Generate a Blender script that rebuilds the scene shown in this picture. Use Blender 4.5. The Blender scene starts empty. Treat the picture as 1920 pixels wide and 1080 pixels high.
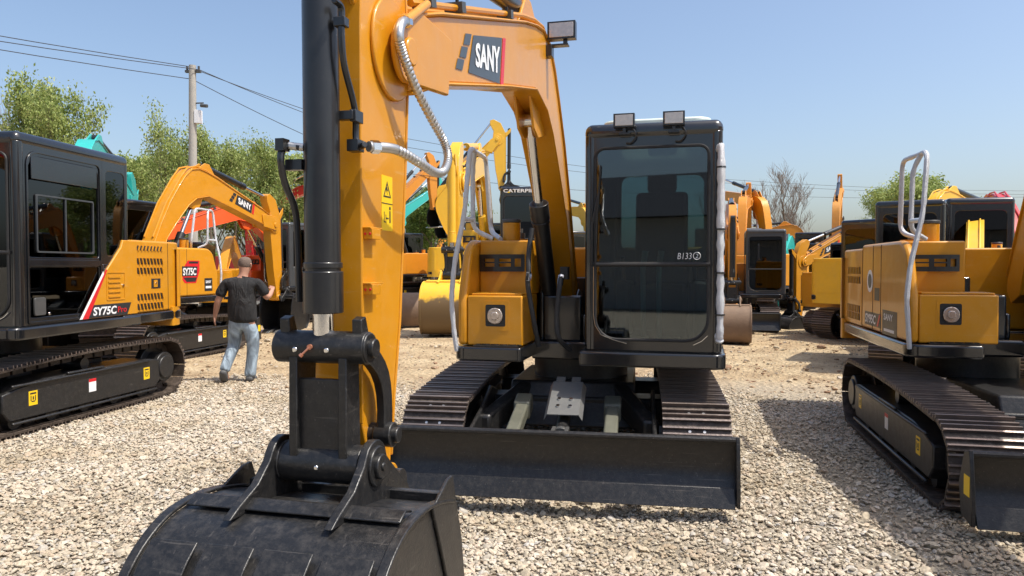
import bpy, math, random
import numpy as np
from mathutils import Vector, Matrix
R = math.radians
scene = bpy.context.scene
COL = scene.collection
# ---------------------------------------------------------------- camera
cd = bpy.data.cameras.new('camera'); cam = bpy.data.objects.new('camera', cd); COL.objects.link(cam)
cam.location = (0, 0, 1.6); cam.rotation_euler = (R(90-1.637), 0, 0)
cd.sensor_width = 36; cd.lens = 26.25; cd.clip_start = .05; cd.clip_end = 3000
scene.camera = cam
# ---------------------------------------------------------------- light
SUN = Vector((.43, -.175, .886)).normalized()
w = bpy.data.worlds.new('World'); scene.world = w; w.use_nodes = True
nt = w.node_tree; bg = nt.nodes['Background']
sky = nt.nodes.new('ShaderNodeTexSky'); sky.sky_type = 'NISHITA'; sky.sun_disc = False
sky.sun_elevation = math.asin(SUN.z); sky.sun_rotation = math.atan2(SUN.x, SUN.y)
sky.air_density = 1.0; sky.dust_density = 3.0; sky.ozone_density = 1.8; sky.altitude = 0
nt.links.new(sky.outputs[0], bg.inputs[0]); bg.inputs[1].default_value = .15
sd = bpy.data.lights.new('sun', 'SUN'); sd.energy = 3.9; sd.angle = R(.55); sd.color = (1, .95, .86)
so = bpy.data.objects.new('sun', sd); COL.objects.link(so); so.rotation_euler = SUN.to_track_quat('Z', 'Y').to_euler()
scene.view_settings.view_transform = 'Standard'; scene.view_settings.look = 'None'
scene.view_settings.exposure = .43; scene.view_settings.gamma = 1
scene.cycles.max_bounces = 6; scene.cycles.transparent_max_bounces = 12

# ---------------------------------------------------------------- materials
def newmat(name):
    m = bpy.data.materials.new(name); m.use_nodes = True
    return m, m.node_tree, m.node_tree.nodes['Principled BSDF']
def paint(name, col, rough=.35, metal=0, coat=0, var=.12, dust=0, dustcol=(.35, .28, .2), scale=6, bump=.0, spec=.5, scratch=0, wave=0):
    m, t, b = newmat(name); N = t.nodes; L = t.links
    tc = N.new('ShaderNodeTexCoord'); n1 = N.new('ShaderNodeTexNoise'); n1.inputs['Scale'].default_value = scale
    n1.inputs['Detail'].default_value = 8; n1.inputs['Roughness'].default_value = .65
    L.new(tc.outputs['Object'], n1.inputs['Vector'])
    mx = N.new('ShaderNodeMix'); mx.data_type = 'RGBA'
    mx.inputs[6].default_value = (*[c*(1-var) for c in col], 1); mx.inputs[7].default_value = (*[min(1, c*(1+var)) for c in col], 1)
    L.new(n1.outputs[0], mx.inputs[0]); out = mx.outputs[2]
    if dust > 0:
        n2 = N.new('ShaderNodeTexNoise'); n2.inputs['Scale'].default_value = scale*2.3; n2.inputs['Detail'].default_value = 12
        n2.inputs['Roughness'].default_value = .75
        L.new(tc.outputs['Object'], n2.inputs['Vector'])
        ge = N.new('ShaderNodeNewGeometry'); sx = N.new('ShaderNodeSeparateXYZ'); L.new(ge.outputs['Normal'], sx.inputs[0])
        mr = N.new('ShaderNodeMapRange'); mr.inputs[1].default_value = .45; mr.inputs[2].default_value = .75; mr.inputs[3].default_value = 0; mr.inputs[4].default_value = dust
        L.new(n2.outputs[0], mr.inputs[0])
        up = N.new('ShaderNodeMapRange'); up.inputs[1].default_value = -.2; up.inputs[2].default_value = 1; up.inputs[3].default_value = .35; up.inputs[4].default_value = 1
        L.new(sx.outputs[2], up.inputs[0])
        mu = N.new('ShaderNodeMath'); mu.operation = 'MULTIPLY'; L.new(mr.outputs[0], mu.inputs[0]); L.new(up.outputs[0], mu.inputs[1])
        m2 = N.new('ShaderNodeMix'); m2.data_type = 'RGBA'; L.new(mu.outputs[0], m2.inputs[0]); L.new(out, m2.inputs[6]); m2.inputs[7].default_value = (*dustcol, 1)
        out = m2.outputs[2]
    if scratch > 0:
        for k, sc_ in enumerate(((3, 55, 55), (60, 4, 40))):
            mp = N.new('ShaderNodeMapping'); mp.inputs['Scale'].default_value = sc_; mp.inputs['Rotation'].default_value = (.3+k, .2, .4*k); L.new(tc.outputs['Object'], mp.inputs[0])
            ns = N.new('ShaderNodeTexNoise'); ns.inputs['Scale'].default_value = 1.3; ns.inputs['Detail'].default_value = 3; L.new(mp.outputs[0], ns.inputs['Vector'])
            ms = N.new('ShaderNodeMapRange'); ms.inputs[1].default_value = .66; ms.inputs[2].default_value = .72; ms.inputs[3].default_value = 0; ms.inputs[4].default_value = scratch; L.new(ns.outputs[0], ms.inputs[0])
            m3 = N.new('ShaderNodeMix'); m3.data_type = 'RGBA'; L.new(ms.outputs[0], m3.inputs[0]); L.new(out, m3.inputs[6]); m3.inputs[7].default_value = (*dustcol, 1); out = m3.outputs[2]
    L.new(out, b.inputs['Base Color'])
    rr = N.new('ShaderNodeMapRange'); rr.inputs[3].default_value = max(.03, rough-.1); rr.inputs[4].default_value = min(1, rough+.15)
    L.new(n1.outputs[0], rr.inputs[0]); L.new(rr.outputs[0], b.inputs['Roughness'])
    b.inputs['Metallic'].default_value = metal; b.inputs['Coat Weight'].default_value = coat; b.inputs['Coat Roughness'].default_value = .08
    b.inputs['Specular IOR Level'].default_value = spec
    if wave > 0:
        n5 = N.new('ShaderNodeTexNoise'); n5.inputs['Scale'].default_value = 2.5; L.new(tc.outputs['Object'], n5.inputs['Vector'])
        bp = N.new('ShaderNodeBump'); bp.inputs['Strength'].default_value = wave; bp.inputs['Distance'].default_value = .06; L.new(n5.outputs[0], bp.inputs['Height']); L.new(bp.outputs[0], b.inputs['Normal'])
    if bump > 0:
        n3 = N.new('ShaderNodeTexNoise'); n3.inputs['Scale'].default_value = scale*7; n3.inputs['Detail'].default_value = 6
        L.new(tc.outputs['Object'], n3.inputs['Vector'])
        bp = N.new('ShaderNodeBump'); bp.inputs['Strength'].default_value = bump; bp.inputs['Distance'].default_value = .01
        L.new(n3.outputs[0], bp.inputs['Height']); L.new(bp.outputs[0], b.inputs['Normal'])
    return m
def glassmat(name, tint, ior=1.5):
    m = bpy.data.materials.new(name); m.use_nodes = True; t = m.node_tree; N = t.nodes; L = t.links; N.clear()
    o = N.new('ShaderNodeOutputMaterial'); tr = N.new('ShaderNodeBsdfTransparent'); tr.inputs[0].default_value = (*tint, 1)
    gl = N.new('ShaderNodeBsdfGlossy'); gl.inputs['Roughness'].default_value = .015; gl.inputs[0].default_value = (.9, .95, 1, 1)
    fr = N.new('ShaderNodeFresnel'); fr.inputs[0].default_value = ior; mx = N.new('ShaderNodeMixShader')
    L.new(fr.outputs[0], mx.inputs[0]); L.new(tr.outputs[0], mx.inputs[1]); L.new(gl.outputs[0], mx.inputs[2]); L.new(mx.outputs[0], o.inputs[0])
    return m
M = {}
M['yellow'] = paint('amber_paint', (.60, .25, .005), .36, coat=.30, spec=.4, var=.07, dust=.26, scratch=.22, wave=.25, dustcol=(.6, .42, .2))
M['yellow_old'] = paint('aged_amber_paint', (.56, .24, .035), .45, var=.15, dust=.4)
M['cyellow'] = paint('bright_yellow_paint', (.80, .45, .02), .35, coat=.3, var=.08, dust=.25)
M['orange'] = paint('orange_red_paint', (.78, .10, .012), .35, coat=.3, var=.08, dust=.1)
M['tangerine'] = paint('tangerine_paint', (.64, .24, .012), .4, coat=.2, var=.1, dust=.25)
M['teal'] = paint('teal_paint', (.03, .42, .38), .35, coat=.3, var=.08, dust=.1)
M['redp'] = paint('red_paint', (.55, .03, .03), .35, coat=.3, var=.08, dust=.1)
M['black'] = paint('satin_black_paint', (.012, .0125, .014), .3, coat=.25, var=.25, dust=.10, dustcol=(.2, .18, .15), bump=.03)
M['blackd'] = paint('dusty_black_steel', (.013, .013, .0135), .34, var=.3, dust=.35, dustcol=(.14, .125, .11), scale=13, bump=.15, scratch=.3)
M['cabblack'] = paint('gloss_black_cab_paint', (.007, .008, .010), .20, coat=.8, var=.15, dust=.02, dustcol=(.2, .2, .2))
M['greycab'] = paint('grey_cab_paint', (.045, .05, .055), .35, coat=.3, var=.15, dust=.1)
M['rubber'] = paint('black_rubber', (.012, .012, .013), .6, var=.2, dust=.1, bump=.1)
M['shoe'] = paint('worn_track_steel', (.05, .037, .028), .5, metal=.2, var=.4, dust=.8, dustcol=(.26, .2, .16), scale=9, bump=.3)
M['shoebar'] = paint('polished_track_bar', (.22, .18, .16), .38, metal=.7, var=.35, dust=.4, dustcol=(.3, .2, .15), scale=9, bump=.2)
M['steel'] = paint('braided_steel', (.55, .54, .52), .3, metal=.85, var=.1)
M['chrome'] = paint('chrome_rod', (.75, .75, .75), .12, metal=1, var=.05)
M['wrap'] = paint('bubble_wrap', (.62, .63, .65), .3, metal=.25, coat=.5, var=.2, scale=30, bump=.8)
M['olive'] = paint('dusty_push_beam', (.12, .12, .09), .5, var=.35, dust=.35, dustcol=(.2, .18, .14), scale=7)
M['greyplate'] = paint('grey_guard_plate', (.06, .06, .058), .45, var=.2, dust=.3, dustcol=(.2, .18, .16), scale=8)
M['guard'] = paint('grey_guard_cover', (.13, .13, .125), .5, var=.15, dust=.25, dustcol=(.25, .23, .2), scale=8)
M['mudsteel'] = paint('mud_caked_steel', (.19, .12, .075), .7, var=.4, dust=.6, dustcol=(.25, .18, .11), scale=4, bump=.4)
M['white'] = paint('white_vinyl', (.8, .8, .8), .4, var=.02)
M['ink'] = paint('dark_vinyl', (.02, .022, .026), .35, var=.1)
M['greyvinyl'] = paint('slate_vinyl', (.055, .065, .075), .35, var=.1)
M['redv'] = paint('red_vinyl', (.62, .012, .02), .35, var=.05)
M['yellowv'] = paint('yellow_vinyl', (.85, .55, .01), .4, var=.05)
M['lens'] = paint('lamp_lens', (.5, .42, .36), .12, metal=.5, coat=1, var=.3, scale=40)
M['roofwhite'] = paint('pale_roof_hatch', (.62, .72, .68), .3, var=.05)
M['seat'] = paint('seat_fabric', (.02, .02, .022), .8, var=.2)
M['lever'] = paint('pale_teal_lever', (.25, .38, .36), .4, var=.1)
M['redcloth'] = paint('red_cloth', (.7, .02, .03), .8, var=.15)
M['glass'] = glassmat('tinted_glass', (.46, .56, .57), 1.8)
M['darkglass'] = glassmat('dark_tinted_glass', (.16, .19, .20), 1.6)
M['concrete'] = paint('pole_concrete', (.38, .36, .32), .85, var=.2, dust=.2, scale=3, bump=.3)
M['copper'] = paint('copper_fitting', (.6, .25, .15), .35, metal=.6)
M['wire'] = paint('wire_black', (.05, .05, .055), .6)

def muddymat():
    m = paint('muddy_yellow_bucket_paint', (.80, .45, .02), .5, var=.1, dust=.3); t = m.node_tree; N = t.nodes; L = t.links; b = N['Principled BSDF']; src = b.inputs['Base Color'].links[0].from_socket
    tc = N.new('ShaderNodeTexCoord'); sx = N.new('ShaderNodeSeparateXYZ'); L.new(tc.outputs['Object'], sx.inputs[0]); n = N.new('ShaderNodeTexNoise'); n.inputs['Scale'].default_value = 7; n.inputs['Detail'].default_value = 8; L.new(tc.outputs['Object'], n.inputs['Vector'])
    a = N.new('ShaderNodeMath'); a.operation = 'MULTIPLY_ADD'; L.new(n.outputs[0], a.inputs[0]); a.inputs[1].default_value = .35; L.new(sx.outputs[2], a.inputs[2])
    mr = N.new('ShaderNodeMapRange'); mr.inputs[1].default_value = .72; mr.inputs[2].default_value = .80; mr.inputs[3].default_value = .95; mr.inputs[4].default_value = 0; L.new(a.outputs[0], mr.inputs[0])
    x = N.new('ShaderNodeMix'); x.data_type = 'RGBA'; L.new(mr.outputs[0], x.inputs[0]); L.new(src, x.inputs[6]); x.inputs[7].default_value = (.11, .07, .035, 1); L.new(x.outputs[2], b.inputs['Base Color']); return m
M['muddy'] = muddymat()

# ---------------------------------------------------------------- mesh builder
def rnd_rect(x0, y0, x1, y1, r, n=5):
    rs = r if isinstance(r, (tuple, list)) else (r,)*4   # bl, br, tr, tl
    P = []
    for (cx, cy, a0, rr) in ((x0+rs[0], y0+rs[0], 180, rs[0]), (x1-rs[1], y0+rs[1], 270, rs[1]), (x1-rs[2], y1-rs[2], 0, rs[2]), (x0+rs[3], y1-rs[3], 90, rs[3])):
        for i in range(n+1):
            a = R(a0+90*i/n); P.append((cx+rr*math.cos(a), cy+rr*math.sin(a)))
    return P
def arc(c, r, a0, a1, n=8): return [(c[0]+r*math.cos(R(a0+(a1-a0)*i/n)), c[1]+r*math.sin(R(a0+(a1-a0)*i/n))) for i in range(n+1)]
def area2(p): return sum(p[i-1][0]*p[i][1]-p[i][0]*p[i-1][1] for i in range(len(p)))
def spline(pts, n=6, closed=False):
    P = [Vector(p) for p in pts]; out = []
    m = len(P); rng = range(m if closed else m-1)
    for i in rng:
        p0 = P[i-1] if (closed or i > 0) else P[0]*2-P[1]; p1 = P[i]; p2 = P[(i+1) % m]
        p3 = P[(i+2) % m] if (closed or i+2 < m) else P[-1]*2-P[-2]
        for k in range(n):
            t = k/n
            out.append(.5*((2*p1)+(p2-p0)*t+(2*p0-5*p1+4*p2-p3)*t*t+(3*p1-p0-3*p2+p3)*t**3))
    if not closed: out.append(P[-1])
    return out
TXT = {}
def textmesh(s, bold=.0, shear=0):
    k = (s, bold, shear)
    if k not in TXT:
        c = bpy.data.curves.new('t', 'FONT'); c.body = s; c.size = 1; c.offset = bold; c.shear = shear; c.resolution_u = 3; c.fill_mode = 'BOTH'
        o = bpy.data.objects.new('t', c); me = bpy.data.meshes.new_from_object(o)
        vs = [(v.co.x, v.co.y) for v in me.vertices]; fs = [tuple(p.vertices) for p in me.polygons]
        x0 = min(v[0] for v in vs); x1 = max(v[0] for v in vs); y0 = min(v[1] for v in vs); y1 = max(v[1] for v in vs)
        vs = [((x-x0)/(x1-x0), (y-y0)/(y1-y0)) for x, y in vs]
        bpy.data.objects.remove(o); bpy.data.curves.remove(c); bpy.data.meshes.remove(me)
        TXT[k] = (vs, fs)
    return TXT[k]
def fillet(pts, r, n=5):
    P = [Vector(p) for p in pts]; out = [P[0]]
    for i in range(1, len(P)-1):
        a, b, c = P[i-1], P[i], P[i+1]; l = min(r, (a-b).length*.48, (c-b).length*.48); p, q = b+(a-b).normalized()*l, b+(c-b).normalized()*l
        for k in range(n+1): t = k/n; out.append(p*(1-t)**2+b*2*t*(1-t)+q*t*t)
    out.append(P[-1]); res = [out[0]]
    for p in out[1:]:
        m = max(1, int((p-res[-1]).length/.06)); a = res[-1].copy()
        for k in range(1, m+1): res.append(a+(p-a)*k/m)
    return res
class MB:
    def __init__(s, T=None): s.v = []; s.f = []; s.m = []; s.cur = 0; s.T = T
    def mat(s, i): s.cur = i; return s
    def add(s, vs, fs):
        b = len(s.v)
        if s.T: vs = [s.T(p) for p in vs]
        s.v += [tuple(p) for p in vs]; s.f += [tuple(i+b for i in f) for f in fs]; s.m += [s.cur]*len(fs); return s
    def box(s, a, b):
        x0, y0, z0 = a; x1, y1, z1 = b
        return s.add([(x0, y0, z0), (x1, y0, z0), (x1, y1, z0), (x0, y1, z0), (x0, y0, z1), (x1, y0, z1), (x1, y1, z1), (x0, y1, z1)],
              [(0, 3, 2, 1), (4, 5, 6, 7), (0, 1, 5, 4), (1, 2, 6, 5), (2, 3, 7, 6), (3, 0, 4, 7)])
    def obox(s, c, ax, ay, az):   # centre and three half-axes
        c, ax, ay, az = map(Vector, (c, ax, ay, az)); vs = []
        for k in (-1, 1):
            for i, j in ((-1, -1), (1, -1), (1, 1), (-1, 1)): vs.append(c+ax*i+ay*j+az*k)
        return s.add(vs, [(0, 3, 2, 1), (4, 5, 6, 7), (0, 1, 5, 4), (1, 2, 6, 5), (2, 3, 7, 6), (3, 0, 4, 7)])
    def prism(s, poly, lo, hi, axis='x'):   # poly in (y,z) for x, (x,z) for y, (x,y) for z
        n = len(poly); f = {'x': lambda p, t: (t, p[0], p[1]), 'y': lambda p, t: (p[0], t, p[1]), 'z': lambda p, t: (p[0], p[1], t)}[axis]
        vs = [f(p, lo) for p in poly]+[f(p, hi) for p in poly]
        fs = [tuple(range(n))[::-1], tuple(range(n, 2*n))]+[(i, (i+1) % n, n+(i+1) % n, n+i) for i in range(n)]
        flip = (area2(poly) < 0) ^ (axis == 'y')
        if flip: fs = [f_[::-1] for f_ in fs]
        return s.add(vs, fs)
    def strip(s, path, th, lo, hi, axis='x'):  # thin plate following a 2D path
        P = [Vector(p) for p in path]; up = []
        for i, p in enumerate(P):
            d = (P[min(i+1, len(P)-1)]-P[max(i-1, 0)]).normalized(); nn = Vector((-d.y, d.x)); up.append(p+nn*th)
        poly = [tuple(p) for p in P]+[tuple(p) for p in up[::-1]]
        n = len(P); f = {'x': lambda p, t: (t, p[0], p[1]), 'y': lambda p, t: (p[0], t, p[1]), 'z': lambda p, t: (p[0], p[1], t)}[axis]
        vs = [f(p, lo) for p in P]+[f(p, lo) for p in up]+[f(p, hi) for p in P]+[f(p, hi) for p in up]
        fs = []
        for i in range(n-1):
            fs += [(i, i+1, n+i+1, n+i), (2*n+i, 3*n+i, 3*n+i+1, 2*n+i+1), (i, 2*n+i, 2*n+i+1, i+1), (n+i, n+i+1, 3*n+i+1, 3*n+i)]
        fs += [(0, n, 3*n, 2*n), (n-1, 3*n-1, 4*n-1, 2*n-1)]
        return s.add(vs, fs)
    def ring(s, outer, inner, lo, hi, axis='y'):
        n = len(outer); f = {'x': lambda p, t: (t, p[0], p[1]), 'y': lambda p, t: (p[0], t, p[1]), 'z': lambda p, t: (p[0], p[1], t)}[axis]
        vs = [f(p, lo) for p in outer]+[f(p, lo) for p in inner]+[f(p, hi) for p in outer]+[f(p, hi) for p in inner]
        fs = []
        for i in range(n):
            j = (i+1) % n
            fs += [(i, n+i, n+j, j), (2*n+i, 2*n+j, 3*n+j, 3*n+i), (i, j, 2*n+j, 2*n+i), (n+i, 3*n+i, 3*n+j, n+j)]
        return s.add(vs, fs)
    def tube(s, path, r, seg=8, closed=False):
        P = [Vector(p) for p in path]; n = len(P); rs = r if isinstance(r, (list, tuple)) else [r]*n
        vs = []; ref = None
        for i, p in enumerate(P):
            if closed: d = (P[(i+1) % n]-P[i-1])
            else: d = (P[min(i+1, n-1)]-P[max(i-1, 0)])
            d = d.normalized() if d.length > 1e-9 else Vector((0, 0, 1))
            if ref is None: ref = Vector((0, 0, 1)) if abs(d.z) < .9 else Vector((1, 0, 0))
            a = (ref-d*ref.dot(d)).normalized(); b = d.cross(a); ref = a
            for k in range(seg):
                t = 2*math.pi*k/seg; vs.append(p+(a*math.cos(t)+b*math.sin(t))*rs[i])
        fs = []
        for i in range(n if closed else n-1):
            j = (i+1) % n
            for k in range(seg):
                l = (k+1) % seg; fs.append((i*seg+k, i*seg+l, j*seg+l, j*seg+k))
        if not closed: fs += [tuple(range(seg))[::-1], tuple(range((n-1)*seg, n*seg))]
        return s.add(vs, fs)
    def cyl(s, a, b, r, seg=16, r2=None): return s.tube([a, b], [r, r if r2 is None else r2], seg)
    def xcyl(s, c, r, x0, x1, seg=20): return s.cyl((x0, c[0], c[1]), (x1, c[0], c[1]), r, seg)
    def text(s, txt, o, xd, yd, wd, ht, bold=.03, shear=0, th=.001):
        vs, fs = textmesh(txt, bold, shear); o, xd, yd = Vector(o), Vector(xd), Vector(yd); nn = xd.cross(yd).normalized()
        return s.add([o+xd*(x*wd)+yd*(y*ht)+nn*th for x, y in vs], fs)
    def poly(s, pts, o, xd, yd, th=0):
        o, xd, yd = Vector(o), Vector(xd), Vector(yd); nn = xd.cross(yd).normalized()
        vs = [o+xd*x+yd*y+nn*th for x, y in pts]; n = len(vs)
        vs += [o+xd*x+yd*y+nn*(th-.0015) for x, y in pts]
        return s.add(vs, [tuple(range(n)), tuple(range(n, 2*n))[::-1]]+[(i, n+i, n+(i+1) % n, (i+1) % n) for i in range(n)])
    def build(s, name, mats, parent=None, bevel=0, ang=35, seg=2, smooth=True, rot=0, loc=None):
        me = bpy.data.meshes.new(name); me.from_pydata(s.v, [], s.f)
        if not isinstance(mats, (list, tuple)): mats = [mats]
        for m in mats: me.materials.append(m)
        me.polygons.foreach_set('material_index', s.m); me.validate(); me.update()
        if smooth:
            me.polygons.foreach_set('use_smooth', [True]*len(me.polygons)); me.set_sharp_from_angle(angle=R(ang))
        o = bpy.data.objects.new(name, me); COL.objects.link(o)
        if parent: o.parent = parent
        if bevel:
            b = o.modifiers.new('bevel', 'BEVEL'); b.width = bevel; b.segments = seg; b.limit_method = 'ANGLE'; b.angle_limit = R(38); b.harden_normals = False
        if rot: o.rotation_euler.z = rot
        if loc: o.location = loc
        return o
def tag(o, label=None, cat=None, group=None, kind=None):
    for k, v in (('label', label), ('category', cat), ('group', group), ('kind', kind)):
        if v: o[k] = v
    return o
def thing(name, label, cat, loc=(0, 0, 0), rz=0, group=None):
    o = bpy.data.objects.new(name, None); COL.objects.link(o); o.location = loc; o.rotation_euler.z = rz
    return tag(o, label, cat, group)
# ---------------------------------------------------------------- excavator
def rot2(p, c, d):
    a = R(d); x, y = p[0]-c[0], p[1]-c[1]
    return (c[0]+x*math.cos(a)-y*math.sin(a), c[1]+x*math.sin(a)+y*math.cos(a))
FOOT = (.12, 1.22); APIV = (-4.03, 2.42); BPIN = (-4.16, .80); LTOP = (-4.45, 1.33); LBOT = (-4.44, .935); RARM = (-4.26, 1.0)
BU = -.19    # boom plane
def track_loop(hl, zr, n):
    # closed outer path of the shoes in (v,z): front idler a little lower than the rear sprocket
    ri, rs = .275, .305; zi = ri+.03; zs = rs+.03
    P = []
    P += [(-hl+ri, .03)]
    P += [(v, .03) for v in np.linspace(-hl+ri, hl-rs, 14)[1:-1]]
    P += [(hl-rs+rs*math.cos(R(a)), zs+rs*math.sin(R(a))) for a in range(-90, 91, 12)]
    for t in np.linspace(0, 1, 14)[1:-1]:
        v = (hl-rs)+((-hl+ri)-(hl-rs))*t; z = (zs+rs)+((zi+ri)-(zs+rs))*t + .035*math.sin(math.pi*t)
        P.append((v, z))
    P += [(-hl+ri+ri*math.cos(R(a)), zi+ri*math.sin(R(a))) for a in range(90, 271, 12)]
    P = [Vector(p) for p in P]; seg = [(P[(i+1) % len(P)]-P[i]).length for i in range(len(P))]; tot = sum(seg)
    out = []; k = 0; acc = 0
    for i in range(n):
        s = tot*i/n
        while acc+seg[k] < s: acc += seg[k]; k += 1
        t = (s-acc)/seg[k] if seg[k] else 0; a, b = P[k], P[(k+1) % len(P)]; d = (b-a).normalized()
        out.append((a+(b-a)*t, d))
    return out, tot/n
def excavator(label, loc, yaw, lo=None, scale=1, paint_='yellow', black='black', cabm='cabblack', boom=0, arm=0, buck=0, det=1, group=None,
              rail=True, blade=True, lamps=True, bucketm=None, hl=1.5, decals=None, fill=None, cat='excavator', dim='amber', stick=1.0, belowhood=None, under=True, cabin=True, openside=False, armm=None, name='excavator', lo_off=0, sidepanel=False, sidedecal=None, cylm='black', bshift=0, boxw=0, roofsign=None, lo_dx=0, bscale=1):
    arm = arm+boom; rig0 = None
    lo = yaw if lo is None else lo; dl = R(yaw-lo)
    Y = M[paint_]; K = M[black]; root = thing(name, label, cat, (loc[0], loc[1], loc[2] if len(loc) > 2 else 0), -R(yaw), group)
    root.scale = (scale,)*3
    H = det >= 2
    # ---- undercarriage
    if under:
        n = 45 if det else 36
        loop, pitch = track_loop(hl, 0, n)
        for sgn in (-1, 1):
            uc = sgn*.95-.03; b = MB(); w_ = .235
            for p, d in loop:
                nn = Vector((d.y, -d.x))   # outward
                c = p; D = Vector((0, d.x, d.y)); Nn = Vector((0, nn.x, nn.y)); C0 = Vector((uc, c.x, c.y)); X = Vector((1, 0, 0))
                b.mat(0).obox(C0, X*w_, D*pitch*.485, Nn*.009)
                b.mat(1)
                for q in ((-.43, -.02, .30) if det else (-.4,)): b.obox(C0+D*pitch*q+Nn*(.022 if q < -.3 else .017), X*w_, D*.006, Nn*.015)
                b.mat(0).obox(C0-Nn*.05, X*.055, D*pitch*.4, Nn*.04)
                if H:
                    b.mat(2)
                    for bx in (-.05, .05):
                        q = C0+X*bx+D*pitch*.14+Nn*.006
                        if bx: b.cyl(q, q+Nn*.012, .011, 6)
                        else: b.mat(3).obox(q+Nn*.0035, X*.02, D*.012, Nn*.001)
            b.build('track', [M['shoe'], M['shoebar'], M['steel'], M['rubber']], root, smooth=False, rot=dl)
            fr = MB(); o0, o1 = (uc-.16, uc+.20) if sgn > 0 else (uc-.20, uc+.16)
            fr.prism([(-hl+.42, .22), (-hl+.5, .13), (hl-.5, .13), (hl-.42, .2), (hl-.42, .43), (hl-.6, .46), (-hl+.9, .46), (-hl+.6, .42), (-hl+.42, .38)], o0, o1)
            e0, e1 = (o1, o1+.03) if sgn > 0 else (o0-.03, o0)
            fr.prism([(-hl+.5, .10), (hl-.5, .10), (hl-.5, .125), (-hl+.5, .125)], e0, e1)
            fr.prism([(-hl+.5, .43), (hl-.62, .43), (hl-.62, .455), (-hl+.5, .455)], e0, e1)
            if hl > 1.3: fr.box((e0-.0, -.35, .46), (e1, .15, .485))
            f_ = fr.build('track_frame', M['blackd'], root, bevel=.012, rot=dl)
            b = MB(); ci = (-hl+.275, .305)
            b.xcyl(ci, .235, uc-.05, uc+.05, 28).xcyl(ci, .12, uc-.13, uc+.13, 20); b.build('idler', M['blackd'], f_)
            b = MB(); cs = (hl-.305, .335); b.xcyl(cs, .255, uc-.04, uc+.04, 24).xcyl(cs, .17, min(uc, uc+sgn*.19), max(uc, uc+sgn*.19), 28).xcyl(cs, .13, min(uc, uc+sgn*.21), max(uc, uc+sgn*.21), 28)
            b.build('sprocket', M['blackd'], f_, bevel=.008)
            if det:
                for q in np.linspace(-hl+.62, hl-.66, 5):
                    MB().xcyl((q, .115), .075, uc-.13, uc+.13, 14).build('roller', M['blackd'], f_)
                MB().xcyl((0, .52), .06, uc-.12, uc+.12, 14).build('carrier_roller', M['blackd'], f_)
                xs = o1+.0015 if sgn > 0 else o0-.0015; nx = Vector((0, 1, 0)) if sgn > 0 else Vector((0, -1, 0))
                for vv, kind in ((-hl+.75, 'y'), (.0, 'w'), (hl-.66, 'y')):
                    b = MB(); og = Vector((xs, vv-.045*nx.y, .24))
                    b.poly([(0, 0), (.10, 0), (.10, .13), (0, .13)], og, nx, (0, 0, 1))
                    if kind == 'w': b.mat(1).poly([(.0, .10), (.10, .10), (.10, .13), (0, .13)], og, nx, (0, 0, 1), .001)
                    else:
                        b.mat(1); b.poly([(.015, .1), (.085, .1), (.085, .115), (.015, .115)], og, nx, (0, 0, 1), .001)
                        b.poly([(.03, .03), (.07, .03), (.07, .04), (.03, .04)], og, nx, (0, 0, 1), .001).poly([(.02, .04), (.03, .04), (.03, .09), (.02, .09)], og, nx, (0, 0, 1), .001).poly([(.07, .04), (.08, .04), (.08, .09), (.07, .09)], og, nx, (0, 0, 1), .001).poly([(.043, .05), (.058, .05), (.058, .08), (.043, .08)], og, nx, (0, 0, 1), .001)
                    b.build('warning_sticker', [M['white'] if kind == 'w' else M['yellowv'], M['redv'] if kind == 'w' else M['ink']], f_, smooth=False)
        b = MB(); b.prism([(-.7, .28), (.7, .28), (.6, .62), (-.55, .64)], -.55, .49); b.box((-.8, -.62, .3), (.75, -.34, .52)); b.box((-.8, .34, .3), (.75, .62, .52))
        if H:
            for sx in (-1, 1): b.obox((sx*.52-.03, -.85, .45), Vector((sx*.14, -.35, -.1))*.9, (.06, 0, 0), (0, 0, .09))
        b.build('car_body', M['blackd'], root, bevel=.02, rot=dl)
        MB().cyl((0, 0, .6), (0, 0, .88), .42, 32).build('slew_ring', M['blackd'], root, rot=dl)
        if blade:
            bw = 1.165; b = MB(); vf = -1.98
            prof = [(vf, .10), (vf+.055, .16), (vf+.10, .24), (vf+.115, .32), (vf+.10, .40), (vf+.07, .46), (vf+.045, .50)]
            b.strip(prof, -.022, -bw-.03, bw-.03)
            b.cyl((-bw-.03, vf+.06, .50), (bw-.03, vf+.06, .50), .021, 10)
            for sx in (-1, 1):
                x0 = sx*bw-.03; b.prism([(vf-.01, .085), (vf+.16, .12), (vf+.20, .3), (vf+.12, .5), (vf+.04, .525), (vf+.02, .44), (vf-.015, .2)], x0-.012, x0+.012)
            for xr in (-.6, .0, .55): b.box((xr-.02, vf+.12, .16), (xr+.02, vf+.22, .44))
            bl = b.build('dozer_blade', M['blackd'], root, bevel=.004, rot=dl)
            MB().prism([(vf-.022, .08), (vf-.004, .08), (vf+.052, .195), (vf+.036, .20)], -bw-.01, bw-.05).build('cutting_edge', M['blackd'], bl, bevel=.003)
            if det:
                b = MB(); og = Vector((bw-.03+.0135, vf+.02, .25)); b.poly([(0, 0), (.09, 0), (.09, .12), (0, .12)], og, (0, 1, 0), (0, 0, 1)); b.build('warning_sticker', M['yellowv'], bl, smooth=False); b = MB(); og = Vector((-bw-.03-.0135, vf+.11, .25)); b.poly([(0, 0), (.09, 0), (.09, .12), (0, .12)], og, (0, -1, 0), (0, 0, 1))
                b.build('warning_sticker', M['yellowv'], bl, smooth=False)
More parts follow.
